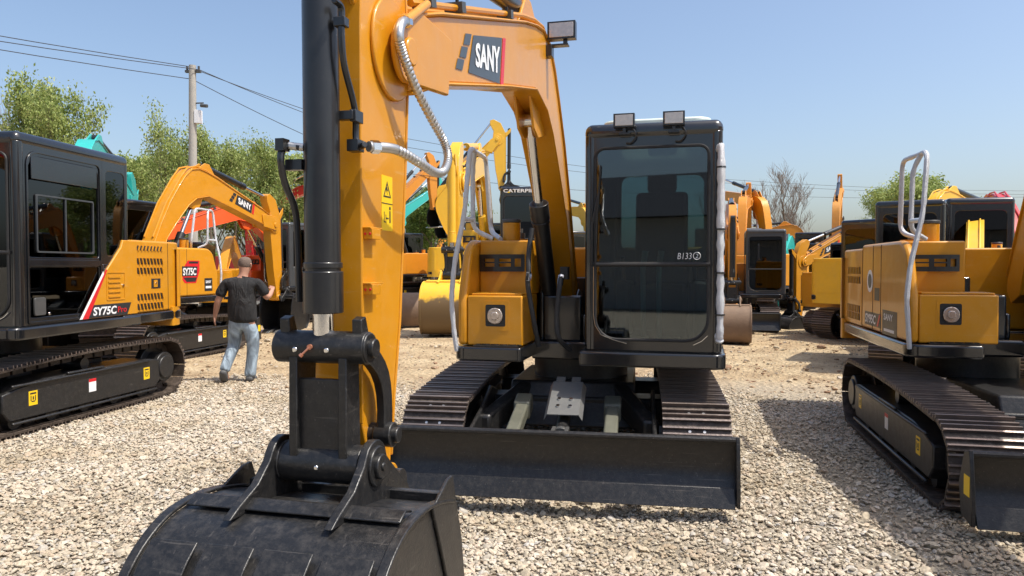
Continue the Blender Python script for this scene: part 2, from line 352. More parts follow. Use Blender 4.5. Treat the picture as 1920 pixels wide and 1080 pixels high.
            for sx in (-1, 1):
                b = MB(); b.obox((sx*.35-.03, -1.35, .42), Vector((0, -.42, -.09)), (.05, 0, 0), (0, .012, .055)); b.obox((sx*.35-.03, -.98, .50), (0, .09, .02), (.065, 0, 0), (0, 0, .07))
                b.build('push_beam', M['olive'] if H else M['blackd'], root, bevel=.015, rot=dl)
                b = MB(); b.prism([(-1.86, .18), (-.6, .3), (-.5, .55), (-.75, .62), (-1.15, .50), (-1.86, .36)], sx*.66-.045, sx*.66-.015); b.build('blade_arm', M['blackd'], root, bevel=.01, rot=dl)
            b = MB(); b.cyl((-.03, -.7, .60), (-.03, -1.50, .40), .052, 20); cy = b.build('blade_cylinder', M['blackd'], root, rot=dl)
            MB().cyl((-.03, -1.50, .40), (-.03, -1.80, .34), .028, 14).build('rod', M['chrome'], cy)
            b = MB(); b.cyl((-.03, -1.49, .40), (-.03, -1.525, .392), .066, 20)
            b.box((-.09, -1.66, .36), (-.065, -1.50, .46)); b.box((.005, -1.66, .36), (.03, -1.50, .46)); b.build('rod_gland', M['greyplate'], cy, bevel=.004)
            b = MB(); d = Vector((0, -.62, -.235)).normalized(); nrm = Vector((0, -d.z, d.y)); nrm = -nrm if nrm.z < 0 else nrm
            xs = [(-.14, -.045), (-.115, 0), (.115, 0), (.14, -.045)]; o = Vector((-.025, -.98, .70)); vs = []
            for t in (0, .48):
                for k, (x, h) in enumerate(xs): vs.append(o+d*t+Vector((x, 0, 0))+nrm*h)
            vs += [v-nrm*.008 for v in vs]
            b.add(vs, [(0, 1, 5, 4), (1, 2, 6, 5), (2, 3, 7, 6), (8, 12, 13, 9), (9, 13, 14, 10), (10, 14, 15, 11), (0, 4, 12, 8), (3, 11, 15, 7), (4, 5, 13, 12), (5, 6, 14, 13), (6, 7, 15, 14), (0, 8, 9, 1), (1, 9, 10, 2), (2, 10, 11, 3)])
            b.obox(o-d*.035+Vector((-.06, 0, 0)), (.035, 0, 0), d*.035, nrm*.004).obox(o-d*.035+Vector((.06, 0, 0)), (.035, 0, 0), d*.035, nrm*.004)
            b.mat(1)
            for x in (-.045, .045):
                for t in (.27, .37): b.cyl(o+d*t+Vector((x, 0, 0)), o+d*t+Vector((x, 0, 0))+nrm*.012, .015, 8)
            b.build('cylinder_guard', [M['guard'], M['chrome']], cy, smooth=False)
    for o_ in root.children:
        if o_.name.startswith('slew'): continue
        o_.location = (-lo_off*math.sin(dl)+lo_dx, -lo_off*math.cos(dl), 0)
    # ---- deck
    b = MB()
    def rr(u0, v0, u1, v1, r): return rnd_rect(u0, v0, u1, v1, r, 6)
    b.prism(rr(-.83, -1.22, -.27, 1.2, (.14, .03, .02, .02)), .87, .98, 'z')
    b.prism(rr(.17, -1.23, 1.23, .6, (.03, .10, .02, .02)), .86, .97, 'z')
    b.prism(rr(-.82, .3, 1.22, 1.66, (.02, .02, .3, .3)), .872, .982, 'z')
    b.prism(rr(-.3, -.72, .2, .5, .02), .84, .985, 'z')
    b.box((-.26, -.6, .98), (-.22, .4, 1.5)).box((.10, -.6, .98), (.14, .4, 1.2)).box((-.24, .36, .98), (.15, .42, 1.5))
    b.box((-.22, -.62, .98), (.10, -.56, 1.36))
    if H: b.prism([(-.6, .99), (-.2, .99), (.2, 1.35), (-.0, 1.4), (-.45, 1.15)], -.36, -.33).prism([(-.6, .99), (-.2, .99), (.2, 1.35), (-.0, 1.4), (-.45, 1.15)], -.04, -.01)
    b.build('deck', M['cabblack'], root, bevel=.03, seg=3)
    if det:
        b = MB(); b.box((-.66, -1.19, .9815), (-.30, -.99, .992))
        for i in range(5):
            for j in range(2): b.obox((-.62+.07*i, -1.14+.09*j, .995), Vector((.02, .02, 0)), Vector((-.006, .006, 0)), (0, 0, .004)).obox((-.62+.07*i+.03, -1.14+.09*j, .995), Vector((.02, -.02, 0)), Vector((-.006, -.006, 0)), (0, 0, .004))
        b.build('tread_plate', K, root, smooth=False)
    # ---- rear hood and counterweight
    b = MB(); b.prism(rr(-.80, .5, 1.19, 1.62, (.02, .02, .28, .28)), .985, 1.785, 'z')
    hood = b.build('engine_hood', Y, root, bevel=.05, seg=3)
    b = MB(); b.prism(rr(-.84, 1.25, 1.22, 1.67, (.02, .02, .36, .36)), .80, 1.02, 'z'); b.prism(rr(-.83, 1.40, 1.215, 1.655, (.02, .02, .30, .30)), 1.02, 1.70, 'z')
    b.build('counterweight', Y, root, bevel=.05, seg=3)
    if det:
        for zz, nn_, hh_, sg in ((1.70, 8, .026, 1), (1.555, 8, .034, -1), (1.45, 8, .034, -1), (1.16, 8, .034, -1), (1.055, 8, .034, -1)):
            b = MB()
            for i in range(nn_):
                v0 = .60+i*.066; xf = 1.1915
                b.mat(0).obox((xf, v0, zz), (.002, 0, 0), (0, .013, -.0), (0, .011*sg, hh_)); b.mat(1).obox((xf+.005, v0+.019, zz), (.007, 0, 0), (0, .007, 0), (0, .011*sg, hh_))
            b.build('vent', [M['ink'], Y], hood, smooth=False)
        for v0 in (.555, 1.20): MB().box((1.186, v0, .99), (1.1925, v0+.006, 1.77)).build('panel_gap', M['ink'], hood, smooth=False)
        MB().box((1.187, .86, 1.25), (1.1935, 1.04, 1.36)).build('latch_recess', M['ink'], hood, smooth=False)
        b = MB(); b.box((1.193, .90, 1.265), (1.20, .97, 1.345)).mat(1).cyl((1.19, .935, 1.31), (1.206, .935, 1.31), .012, 10); b.build('latch', [Y, M['chrome']], hood)
    if sidepanel:
        b = MB(); b.prism([(-.27, .985), (.56, .985), (.56, 1.775), (.31, 1.775), (.28, 1.70), (.03, 1.46)], 1.17, 1.212); pn = b.build('side_panel', Y, root, bevel=.008)
        b = MB(); x = 1.213; b.ring(rnd_rect(.02, 1.15, .33, 1.44, .015, 2), rnd_rect(.03, 1.16, .32, 1.43, .01, 2), x-.002, x+.004, 'x')
        for k in range(5): b.box((x, .05, 1.18+k*.05), (x+.008, .25, 1.195+k*.05))
        b.mat(1).cyl((x, .295, 1.30), (x+.01, .295, 1.30), .014, 12); b.build('louver', [Y, M['chrome']], pn, smooth=False)
        b = MB(); og = Vector((1.2135, 0, 0)); ey, ez = Vector((0, 1, 0)), Vector((0, 0, 1))
        b.mat(0).poly([(-.26, .99), (.37, .99), (.44, 1.115), (-.20, 1.115)], og, ey, ez); b.mat(1).text('SY75C', og+ey*-.20+ez*1.008, ey, ez, .38, .085, .03, .12, .003); b.mat(2).text('Pro', og+ey*.20+ez*1.02, ey, ez, .15, .06, .01, 0, .003)
        b.mat(2).poly([(-.36, .985), (-.27, .985), (.035, 1.46), (.012, 1.47), (-.02, 1.42)], og, ey, ez, .002); b.mat(1).poly([(-.40, .985), (-.36, .985), (-.02, 1.42), (-.03, 1.45)], og, ey, ez, .002)
        b.build('model_decal', [M['ink'], M['white'], M['redv']], pn, smooth=False)
    # ---- front toolbox, step and side wall
    b = MB()
    sw = [(-1.15, .985), (.52, .985), (.52, 1.82), (-.78, 1.82)]+arc((-.80, 1.56), .26, 90, 150, 6)+[(-1.15, 1.36)]
    b.prism(sw, -.80, -.725)
    b.build('side_wall', Y, root, bevel=.03, seg=3)
    if sidedecal:
        ey, ez = Vector((0, -1, 0)), Vector((0, 0, 1)); og = Vector((-.8015, 0, 0))
        for v0 in (.48, -.25, .05): MB().box((-.803, v0, 1.0), (-.798, v0+.005, 1.80)).build('panel_gap', M['ink'], root, smooth=False)
        if sidedecal == 'SY75C':
            b = MB(); b.mat(2).poly([(.13, 1.27), (.19, 1.21), (.50, 1.21), (.60, 1.42), (.60, 1.60), (.28, 1.60), (.13, 1.45)], og, ey, ez); b.mat(0).poly([(.30, 1.55), (.32, 1.585), (.57, 1.585), (.55, 1.55)], og, ey, ez, .002).poly([(.15, 1.31), (.24, 1.235), (.48, 1.235), (.52, 1.31)], og, ey, ez, .002).poly([(.12, 1.33), (.52, 1.33), (.54, 1.50), (.12, 1.50)], og, ey, ez, .001)
            b.mat(1).text('SY75C', og+ey*.14+ez*1.345, ey, ez, .36, .13, .03, 0, .004); b.build('model_decal', [M['ink'], M['white'], M['redv']], root, smooth=False)
            b = MB(); b.poly([(.74, 1.06), (.97, 1.06), (.97, 1.29), (.74, 1.29)], og, ey, ez).mat(1).text('SANY', og+ey*.77+ez*1.20, ey, ez, .16, .05, .03, 0, .003).poly([(.77, 1.11), (.94, 1.11), (.94, 1.15), (.77, 1.15)], og, ey, ez, .002); b.build('maker_decal', [M['ink'], M['white']], root, smooth=False)
        else:
            b = MB(); b.mat(0).poly([(-.36, 1.03), (.27, 1.03), (.27, 1.16), (-.36, 1.16)], og, ey, ez).mat(1).text('SY95C', og-ey*.33+ez*1.05, ey, ez, .42, .09, .03, .1, .003); b.mat(2).poly([(.12, 1.04), (.17, 1.04), (.26, 1.155), (.21, 1.155)], og, ey, ez, .002); b.build('model_decal', [M['ink'], M['white'], M['redv']], root, smooth=False)
            b = MB(); b.mat(0).poly([(.32, .99), (.80, .99), (.80, 1.21), (.32, 1.21)], og, ey, ez).mat(1).text('SANY', og+ey*.38+ez*1.12, ey, ez, .30, .06, .03, 0, .003).poly([(.38, 1.02), (.72, 1.02), (.72, 1.045), (.38, 1.045)], og, ey, ez, .002); b.build('maker_decal', [M['ink'], M['white']], root, smooth=False)
            b = MB(); b.poly([(-.17+.11*math.cos(t), 1.46+.11*math.sin(t)) for t in np.linspace(0, 6.283, 25)[:-1]], og, ey, ez).mat(1).poly([(-.17+.07*math.cos(t), 1.46+.07*math.sin(t)) for t in np.linspace(0, 6.283, 25)[:-1]], og, ey, ez, .002); b.build('round_sticker', [M['white'], M['greyvinyl']], root, smooth=False)
            b = MB(); b.poly([(.02, 1.28), (.20, 1.28), (.20, 1.40), (.02, 1.40)], og, ey, ez); b.build('dark_label', M['ink'], root, smooth=False)
            for zz in (1.56, 1.46, 1.16, 1.08):
                b = MB()
                for k in range(8): b.mat(0).obox((-.8015, .60+k*.075, zz), (.002, 0, 0), (0, .013, 0), (0, .010, .036)).mat(1).obox((-.806, .62+k*.075, zz), (.006, 0, 0), (0, .008, 0), (0, .010, .036))
                b.build('vent', [M['ink'], Y], hood, smooth=False)
    b = MB(); b.box((-.724, -1.14, .985), (-.28+boxw, -.6, 1.375)); tb = b.build('toolbox', Y, root, bevel=.012)
    MB().box((-.70, -1.10, 1.376), (-.295+boxw, -.83, 1.392)).build('step_plate', Y, tb, bevel=.006)
    b = MB(); b.box((-.724, -.80, 1.376), (-.28, .499, 1.815)); ft = b.build('fuel_tank', Y, root, bevel=.015)
    if det:
        b = MB(); b.cyl((-.50, -.6, 1.815), (-.50, -.6, 1.97), .075, 20).mat(1).cyl((-.50, -.6, 1.97), (-.50, -.6, 2.0), .08, 20); b.build('filler_cap', [Y, M['greyplate']], ft, bevel=.006)
        b = MB(); b.mat(0).cyl((-.52, -.2, 1.815), (-.52, -.2, 1.845), .11, 20).mat(1).cyl((-.52, -.2, 1.845), (-.52, -.2, 1.90), .045, 16).cyl((-.52, -.2, 1.90), (-.52, -.2, 1.94), .025, 12); b.build('breather', [Y, M['greyplate']], ft)
        b = MB(); x0, x1 = -.715, -.335
        def hb(a0, a1, z0, z1):
            P = [(x0+(x1-x0)*t, -.825-.045*math.sin(math.pi*t)) for t in np.linspace(a0, a1, 7)]; b.strip(P, .02, z0, z1, 'z')
        hb(0, 1, 1.665, 1.70); hb(0, 1, 1.56, 1.60); hb(.0, .10, 1.6, 1.665); hb(.36, .46, 1.6, 1.665); hb(.72, .80, 1.6, 1.665); hb(.93, 1, 1.6, 1.665); hb(.1, .36, 1.628, 1.640); hb(.46, .72, 1.628, 1.64)
        b.build('grab_plate', K, root, smooth=False)
        b = MB(); b.mat(2).ring(rnd_rect(-.60, 1.10, -.385, 1.335, .012, 2), rnd_rect(-.575, 1.135, -.415, 1.305, .012, 2), -1.1425, -1.139); b.mat(0).box((-.575, -1.1405, 1.135), (-.415, -1.1402, 1.305)).mat(1)
        for i in range(6): b.box((-.57, -1.148, 1.145+i*.028), (-.42, -1.142, 1.153+i*.028))
        b.build('lamp_grille', [M['ink'], K, Y], tb, smooth=False)
        b = MB(); b.prism(rnd_rect(-.555, 1.155, -.435, 1.28, .055), -1.165, -1.15, 'y').prism(rnd_rect(-.525, 1.185, -.465, 1.25, .025), -1.178, -1.165, 'y'); b.build('headlight', M['lens'], tb, bevel=.008)
    if rail:
        b = MB(); r = .019
        A = fillet([(-.80, -1.17, .94), (-.815, -1.19, 1.08), (-.835, -1.20, 1.35), (-.81, -1.20, 1.62), (-.725, -1.20, 2.02), (-.69, -1.17, 2.52), (-.725, -.60, 2.52), (-.71, -.50, 1.90), (-.57, -.70, 1.83)], .09)
        B_ = fillet([(-.695, -1.02, 2.515), (-.735, -.95, 2.40), (-.74, -.93, 1.90), (-.60, -.85, 1.83)], .08)
        rn = random.Random(3)
        b.tube(A, [r+rn.uniform(-.0015, .003) if rail == 'wrap' else r for _ in A], 10).tube(B_, [r+rn.uniform(-.0015, .003) if rail == 'wrap' else r for _ in B_], 10).tube([(-.735, -1.195, 1.97), (-.74, -.93, 1.98)], r*1.05, 10)
        b.build('grab_rail', M['wrap'] if rail == 'wrap' else K, root)
    # ---- cab
    if cabin:
        x0, x1, y0, y1, z0, z1 = .2, 1.2, -1.15, .45, .975, 2.66
        b = MB(); C = M[cabm] if cabm in M else K
        def side(xa, xb, holes):
            vsplit = .0; zs = 1.52
            if holes == 1: b.ring(rnd_rect(-1.10, z0, .41, 2.58, .002, 5), rnd_rect(-1.0, 1.35, .33, 2.48, .07, 5), xa, xb, 'x')
            else:
                b.ring(rnd_rect(-1.10, zs, vsplit, 2.58, .002, 5), rnd_rect(-1.02, zs+.06, -.06, 2.47, (.03, .03, .1, .14), 5), xa, xb, 'x')
                b.ring(rnd_rect(-1.10, z0, vsplit, zs, .002, 5), rnd_rect(-1.02, z0+.07, -.06, zs-.03, (.03, .03, .02, .02), 5), xa, xb, 'x')
                b.ring(rnd_rect(vsplit, zs, .41, 2.58, .002, 5), rnd_rect(.06, zs+.08, .37, 2.47, .06, 5), xa, xb, 'x')
                b.box((xa, vsplit, z0), (xb, .41, zs))
        side(.205, .245, 1); side(1.155, 1.195, 1 if openside else 2)
        bl_ = rnd_rect(.245, z0, 1.155, 2.58, .002, 5); inn = rnd_rect(.285, 1.06, 1.10, 2.475, (.16, .16, .07, .07), 5)
        b.ring(bl_, inn, -1.145, -1.105); b.ring(bl_, rnd_rect(.32, 1.75, 1.08, 2.45, .08, 5), .405, .445)
        for cx, cy in ((.25, -1.10), (1.15, -1.10), (.25, .40), (1.15, .40)): b.cyl((cx, cy, z0), (cx, cy, 2.58), .05, 16)
        b.box((.22, -1.12, .96), (1.18, .42, 1.0))
        cab = b.build('cab', C, root, bevel=.006)
        b = MB(); b.prism(rnd_rect(.198, -1.155, 1.202, .455, .06, 4), 2.53, 2.665, 'z'); rf = b.build('cab_roof', C, cab, bevel=.07, seg=4)
        if H: MB().prism(rnd_rect(.32, -1.08, 1.12, -.2, .12, 4), 2.64, 2.70, 'z').build('roof_hatch', M['roofwhite'], cab, bevel=.015)
        g = M['glass'] if H else M['darkglass']; gs = M['darkglass']
        b = MB(); b.prism(rnd_rect(.28, 1.635, 1.105, 2.48, (.01, .01, .07, .07), 5), -1.150, -1.146, 'y'); b.build('windshield', g, cab, smooth=False)
        b = MB(); b.prism(rnd_rect(.28, 1.055, 1.105, 1.60, (.16, .16, .01, .01), 5), -1.150, -1.146, 'y'); b.build('lower_windshield', g, cab, smooth=False)
        if det:
            b = MB(); P = [(p[0], -1.152, p[1]) for p in rnd_rect(.283, 1.058, 1.102, 2.477, (.16, .16, .07, .07), 6)]
            b.tube(P, .011, 6, closed=True); b.cyl((.27, -1.15, 1.617), (1.115, -1.15, 1.617), .018, 8); b.build('window_seal', M['rubber'], cab)
            b = MB(); b.tube([(.272, -1.158, 1.60), (.272, -1.16, 1.24), (.285, -1.16, 1.16), (.33, -1.16, 1.09), (.42, -1.16, 1.055), (.52, -1.16, 1.03)], .004, 6); b.build('edge_trim', M['chrome'], cab); b = MB(); b.tube([(1.0, -1.16, 1.03), (1.06, -1.16, 1.06), (1.10, -1.16, 1.10)], .004, 6); b.build('edge_trim', M['chrome'], cab)
        b = MB(); b.prism(rnd_rect(-1.01, 1.34, .34, 2.49, .07, 5), .209, .213, 'x'); b.build('side_window', g, cab, smooth=False)
        b = MB(); b.prism(rnd_rect(.31, 1.74, 1.09, 2.46, .08, 5), .437, .441, 'y'); b.build('rear_window', g, cab, smooth=False)
        if not openside:
            b = MB(); b.prism(rnd_rect(.05, 1.59, .38, 2.48, .06, 5), 1.185, 1.189, 'x'); b.build('quarter_window', gs, cab, smooth=False)
            d_ = MB()
            d_.ring(rnd_rect(-1.05, .99, -.03, 2.52, (.02, .02, .06, .14), 6), rnd_rect(-1.03, 1.01, -.05, 2.50, (.02, .02, .05, .13), 6), 1.1955, 1.206, 'x')
            d_.box((1.1965, -1.03, 1.5), (1.204, -.05, 1.56)).box((1.1965, -.99, 2.27), (1.203, -.09, 2.47))
            door = d_.build('door', C, cab, bevel=.004)
            b = MB(); b.prism(rnd_rect(-1.01, 1.57, -.06, 2.26, .03, 4), 1.180, 1.184, 'x').prism(rnd_rect(-1.01, 1.05, -.06, 1.49, .03, 4), 1.180, 1.184, 'x'); b.build('pane', gs, door, smooth=False)
            b = MB(); b.ring(rnd_rect(-.93, 1.62, -.14, 2.14, .02, 3), rnd_rect(-.915, 1.635, -.155, 2.125, .015, 3), 1.187, 1.20, 'x').box((1.187, -.55, 1.63), (1.198, -.535, 2.13)); b.build('window_frame', M['greycab'], door)
            b = MB(); b.prism(rnd_rect(-.98, 1.06, -.84, 1.22, .02, 3), 1.19, 1.208, 'x').mat(1).cyl((1.205, -.8, 1.07), (1.215, -.8, 1.07), .014, 12); b.build('handle', [M['greyplate'], M['chrome']], door, bevel=.004)
        if det:
            b = MB(); b.prism(rnd_rect(-.30, 1.05, .14, 1.45, .06, 4), .48, .94); b.obox((.71, .12, 1.85), (.23, 0, 0), (0, .06, .0), (0, .05, .42)); b.obox((.71, .17, 2.36), (.13, 0, 0), (0, .04, 0), (0, 0, .10)); b.build('seat', M['seat'], cab, bevel=.04)
            for a_, c_ in (((.36, -.45, 1.0), (.47, .1, 1.48)), ((.95, -.45, 1.0), (1.08, .1, 1.48)), ((1.0, -1.0, 1.0), (1.12, -.6, 1.5))): MB().box(a_, c_).build('console', M['greyplate'], cab, bevel=.03)
            for x in (.62, .74): MB().tube([(x, -.80, 1.0), (x, -.93, 1.60), (x+.02, -.94, 1.72)], [.02, .02, .026], 8).build('control_lever', M['lever'], cab)
            for x in (.42, 1.0): MB().cyl((x, -.38, 1.48), (x, -.45, 1.68), .02, 8).build('control_lever', K, cab)
            b = MB(); b.box((.5, -1.05, 1.0), (.66, -.8, 1.06)).box((.74, -1.05, 1.0), (.90, -.8, 1.06)); b.build('pedal', K, cab, bevel=.008)
        if H:
            b = MB(); b.tube([(.285, -1.17, 1.60), (.30, -1.175, 2.0), (.325, -1.17, 2.35)], .006, 6); b.tube([(.255, -1.17, 1.62), (.26, -1.18, 1.9), (.31, -1.17, 2.15)], .008, 6); b.build('wiper', K, cab)
            b = MB(); rn = random.Random(5); P = spline([(1.175, -1.17, 1.10), (1.185, -1.205, 1.13), (1.185, -1.205, 1.8), (1.185, -1.205, 2.40), (1.175, -1.17, 2.44)], 14)
            b.tube(P, [.026+rn.uniform(-.004, .006) for _ in P], 12).mat(1)
            for z in (1.25, 1.55, 1.86, 2.30): b.cyl((1.185, -1.205, z), (1.185, -1.205, z+.012), .034, 14)
            b.build('door_rail', [M['wrap'], K], cab)
            b = MB(); nx, nz = (1, 0, 0), (0, 0, 1)
            b.text('B133', (.885, -1.1515, 1.655), nx, nz, .10, .045, -.012, .15, .002).tube([(1.022+.026*math.cos(t), -1.1535, 1.678+.026*math.sin(t)) for t in np.linspace(0, 6.28, 15)[:-1]], .0025, 4, True).text('2', (1.013, -1.1515, 1.663), nx, nz, .018, .03, -.01, .1, .002)
            b.build('chalk_writing', M['white'], cab, smooth=False)
        if roofsign:
            b = MB(); b.text(roofsign, (.27, -1.158, 2.545), (1, 0, 0), (0, 0, 1), .86, .07, .03, 0, .004); b.build('roof_lettering', M['white'], cab, smooth=False)
            MB().poly([(0, 0), (.07, 0), (.035, .03)], (.345, -1.159, 2.54), (1, 0, 0), (0, 0, 1), .006).build('emblem', M['yellowv'], cab, smooth=False)
        if lamps:
            for x in (.50, .855):
                b = MB(); b.mat(0).obox((x, -1.205, 2.665), (.077, 0, .0), (0, .03, 0), (0, 0, .050)).mat(1).obox((x, -1.2365, 2.665), (.064, 0, 0), (0, .002, 0), (0, 0, .039)).mat(0)
                b.box((x-.012, -1.215, 2.575), (x+.012, -1.20, 2.62)).box((x-.04, -1.215, 2.565), (x+.04, -1.15, 2.58))
                b.tube(spline([(x+.05, -1.19, 2.63), (x+.085, -1.19, 2.56), (x+.05, -1.175, 2.51), (x+.01, -1.16, 2.51)], 4), .006, 6)
                b.build('work_light', [K, M['lens']], cab, bevel=.006)
    rig0 = set(root.children)
    # ---- boom, arm, bucket with joint rotations (degrees, + raises)
    def Tb(p): return rot2(p, FOOT, -boom)
    ap = Tb(APIV)
    def Ta(p):
        q = p
        if stick != 1.0 and p[1] < 2.2: q = (p[0], 2.42-(2.42-p[1])*stick)
        q = rot2(Tb(q), ap, arm); return q
    bpv = Ta(BPIN)
    def Tk(p):
        q = (p[0]-BPIN[0]+BPIN[0], p[1]); q = (q[0], q[1]-BPIN[1]+(2.42-(2.42-BPIN[1])*stick)) if stick != 1.0 else q
        q = rot2(Tb(q), ap, arm); return rot2(q, bpv, buck)
    def T3(f): return lambda p: (p[0], *f((p[1], p[2])))
    top = [(-3.98, 2.57), (-3.6, 2.70), (-1.95, 3.185), (-1.6, 3.27), (-1.35, 3.31), (-1.12, 3.27), (-.93, 3.13), (-.75, 2.93), (-.5, 2.62), (-.25, 2.22), (0, 1.75), (.20, 1.34)]
    bot = [(-.06, 1.2), (-.20, 1.62), (-.40, 2.0), (-.62, 2.24), (-.80, 2.42), (-1.02, 2.63), (-1.25, 2.77), (-1.62, 2.84), (-2.4, 2.68), (-3.6, 2.41), (-3.95, 2.29)]
    bm = MB(T3(Tb)); bm.prism(top+[(.22, 1.22), (.12, 1.12)]+bot, BU-.115, BU+.115)
    bm.strip(bot, .016, BU-.132, BU+.132); bm.strip([(p[0], p[1]-.002) for p in top[::-1]], -.016, BU-.132, BU+.132)
    tip = arc((-4.03, 2.42), .12, 100, 260, 8)+[(-3.55, 2.36), (-3.50, 2.62), (-3.9, 2.62)]
    for s0, s1 in ((BU-.14, BU-.115), (BU+.115, BU+.14)): bm.prism(tip, s0, s1)
    bm.xcyl((-4.03, 2.42), .055, BU-.16, BU+.16, 20)
    bm.prism([(-1.98, 3.15), (-1.72, 3.45), (-1.58, 3.45), (-1.30, 3.30)], BU+.05, BU+.075).prism([(-1.98, 3.15), (-1.72, 3.45), (-1.58, 3.45), (-1.30, 3.30)], BU-.075, BU-.05)
    bm.prism([(-1.55, 2.83), (-1.42, 2.60), (-1.28, 2.55), (-.98, 2.62), (-1.2, 2.8)], BU+.045, BU+.065).prism([(-1.55, 2.83), (-1.42, 2.60), (-1.28, 2.55), (-.98, 2.62), (-1.2, 2.8)], BU-.065, BU-.045)
    bo = bm.build('boom', Y, root, bevel=.008, ang=40)
    if det:
        b = MB(T3(Tb)); xf = BU+.117
        b.tube([(xf-.02, p[0], p[1]+.035) for p in [(-3.9, 2.62), (-3.6, 2.71), (-1.95, 3.20), (-1.6, 3.285), (-1.30, 3.325), (-1.05, 3.26), (-.85, 3.06), (-.45, 2.57), (-.1, 1.97)]], .016, 8)
        b.tube([(BU-.07, p[0], p[1]+.035) for p in [(-3.6, 2.71), (-1.95, 3.20), (-1.6, 3.285), (-1.30, 3.325), (-1.05, 3.26), (-.85, 3.06), (-.45, 2.57), (-.1, 1.97)]], .016, 8)
        for q in ((-3.72, 2.70), (-3.30, 2.815), (-2.35, 3.09)): b.mat(1).obox((xf-.03, q[0], q[1]+.02), (.045, 0, 0), (0, .03, .008), (0, -.006, .024)).mat(2).cyl((xf-.02, q[0], q[1]+.04), (xf-.02, q[0]-.004, q[1]+.066), .009, 6)
        b.build('pipe', [Y, M['greyplate'], M['rubber']], bo)
    fig = decals or ('logo' if det else None)
    if decals is not False and det and decals != 'none':
        # dark logo panel with white letters on both flanks of the boom
        for sx in (1, -1):
            b = MB(T3(Tb)); xf = BU+sx*.1175; ex = Vector((0, 1, .30)).normalized() if sx > 0 else Vector((0, -1, -.30)).normalized(); ez = Vector((0, 0, 1))
            og = Vector((xf, -3.40, 2.515)) if sx > 0 else Vector((xf, -2.45, 2.80))
            W = .86; hh = .20
            if True:
                if sx > 0:
                    og = Vector((xf, 0, 0)); ex = Vector((0, 1, 0)); Q = lambda a, c: (-3.19+a*.66, 2.555+.05*a+a*.05+c*(.185+.07*a)-.0)
                else:
                    og = Vector((xf, 0, 0)); ex = Vector((0, -1, 0)); Q = lambda a, c: (2.50+a*.66, 2.76-.16*a+c*.21)
                pl = lambda pts, th: b.poly([Q(*p_) for p_ in pts], og, ex, ez, th)
                b.mat(0); pl([(0, 0), (.90, -.02), (.98, 1.03), (.13, 1)], .0015)
                for k in range(3): pl([(-.30+k*.09, .0+k*.36), (-.15+k*.09, .0+k*.36), (-.10+k*.09, .30+k*.36), (-.25+k*.09, .30+k*.36)], .0015)
                b.mat(2); pl([(.93, -.02), (1.03, -.02), (1.11, 1.03), (1.01, 1.03)], .0015)
                vs_, fs_ = textmesh(decals or 'SANY', .035, 0); b.mat(1); b.add([og+ex*Q(.17+.72*x_, .2+.62*y_)[0]+ez*Q(.17+.72*x_, .2+.62*y_)[1]+Vector((sx*.0045, 0, 0)) for x_, y_ in vs_], fs_)
            b.build('logo_decal', [M['greyvinyl'] if H else M['ink'], M['white'], M['redv']], bo, smooth=False)
    if det:
        if lamps:
            b = MB(T3(Tb)); c = Vector((BU+.23, -1.22, 3.345)); b.mat(0).obox(c, (.105, 0, 0), (0, .035, 0), (0, 0, .065)).mat(1).obox(c+Vector((0, -.0365, 0)), (.09, 0, 0), (0, .002, 0), (0, 0, .052))
            b.mat(0).box((BU+.24, -1.23, 3.25), (BU+.27, -1.20, 3.29)).box((BU+.115, -1.25, 3.235), (BU+.28, -1.18, 3.247)).box((BU+.116, -1.26, 3.16), (BU+.16, -1.17, 3.24))
            b.build('work_light', [K, M['lens']], bo, bevel=.012)
    # boom cylinder
    def cylinder(name, a, c, frac, r, f_=None, rr_=None, mat=M[cylm], parent=root, u=BU):
        a = Vector((u, *a)); c = Vector((u, *c)); m = a+(c-a)*frac; d = (c-a).normalized()
        b = MB(); b.cyl(a+d*r*.6, m, r, 24); b.cyl(m-d*.14, m-d*.0, r*1.12, 24).cyl(m-d*.17, m-d*.15, r*1.09, 24); b.xcyl((a.y, a.z), r*.95, u-r*.8, u+r*.8)
        o = b.build(name, mat, parent, bevel=.003)
        b = MB(); b.cyl(m, c, rr_ or r*.52, 18); b.xcyl((c.y, c.z), r*.75, u-r*.7, u+r*.7); b.build('rod', M['chrome'], o)
        return o
    cylinder('boom_cylinder', (-.30, .97), Tb((-1.30, 2.68)), .66, .068)
    cylinder('arm_cylinder', Tb((-1.65, 3.39)), Ta((-3.86, 3.02)), .62, .062)
    # arm
    AM = M[armm] if armm else Y
    arm_p = [(-4.335, 1.05), (-4.335, 2.45), (-4.32, 2.66), (-4.16, 2.98), (-3.92, 3.10), (-3.80, 3.06), (-3.80, 2.94), (-3.93, 2.70), (-3.90, 2.42), (-3.935, 2.0), (-4.0, 1.39), (-4.06, 1.1), (-4.09, .85)]+arc((-4.16, .80), .075, 0, -170, 6)
    aw = .085; b = MB(T3(Ta)); b.prism(arm_p, BU-aw, BU+aw)
    b.strip([(-4.335, 1.05), (-4.335, 2.45), (-4.32, 2.66)], .010, BU-aw-.006, BU+aw+.006)
    b.strip([(-3.93, 2.70), (-3.90, 2.42), (-3.935, 2.0), (-4.0, 1.39), (-4.06, 1.1), (-4.09, .88)], .012, BU-aw-.006, BU+aw+.006)
    for s0, s1 in ((BU+aw, BU+aw+.015), (BU-aw-.015, BU-aw)): b.prism(arc((-4.07, 2.42), .19, 0, 360, 28)[:-1], s0, s1); b.prism(arc((-4.16, .80), .07, 0, 360, 18)[:-1], s0-.02, s1+.02)
    for s in (-1, 1): b.prism([(-4.33, 2.66), (-4.52, 2.82), (-4.5, 2.68), (-4.34, 2.5)], BU+s*.06-.01, BU+s*.06+.01)
    am = b.build('arm', AM, root, bevel=.006, ang=40)
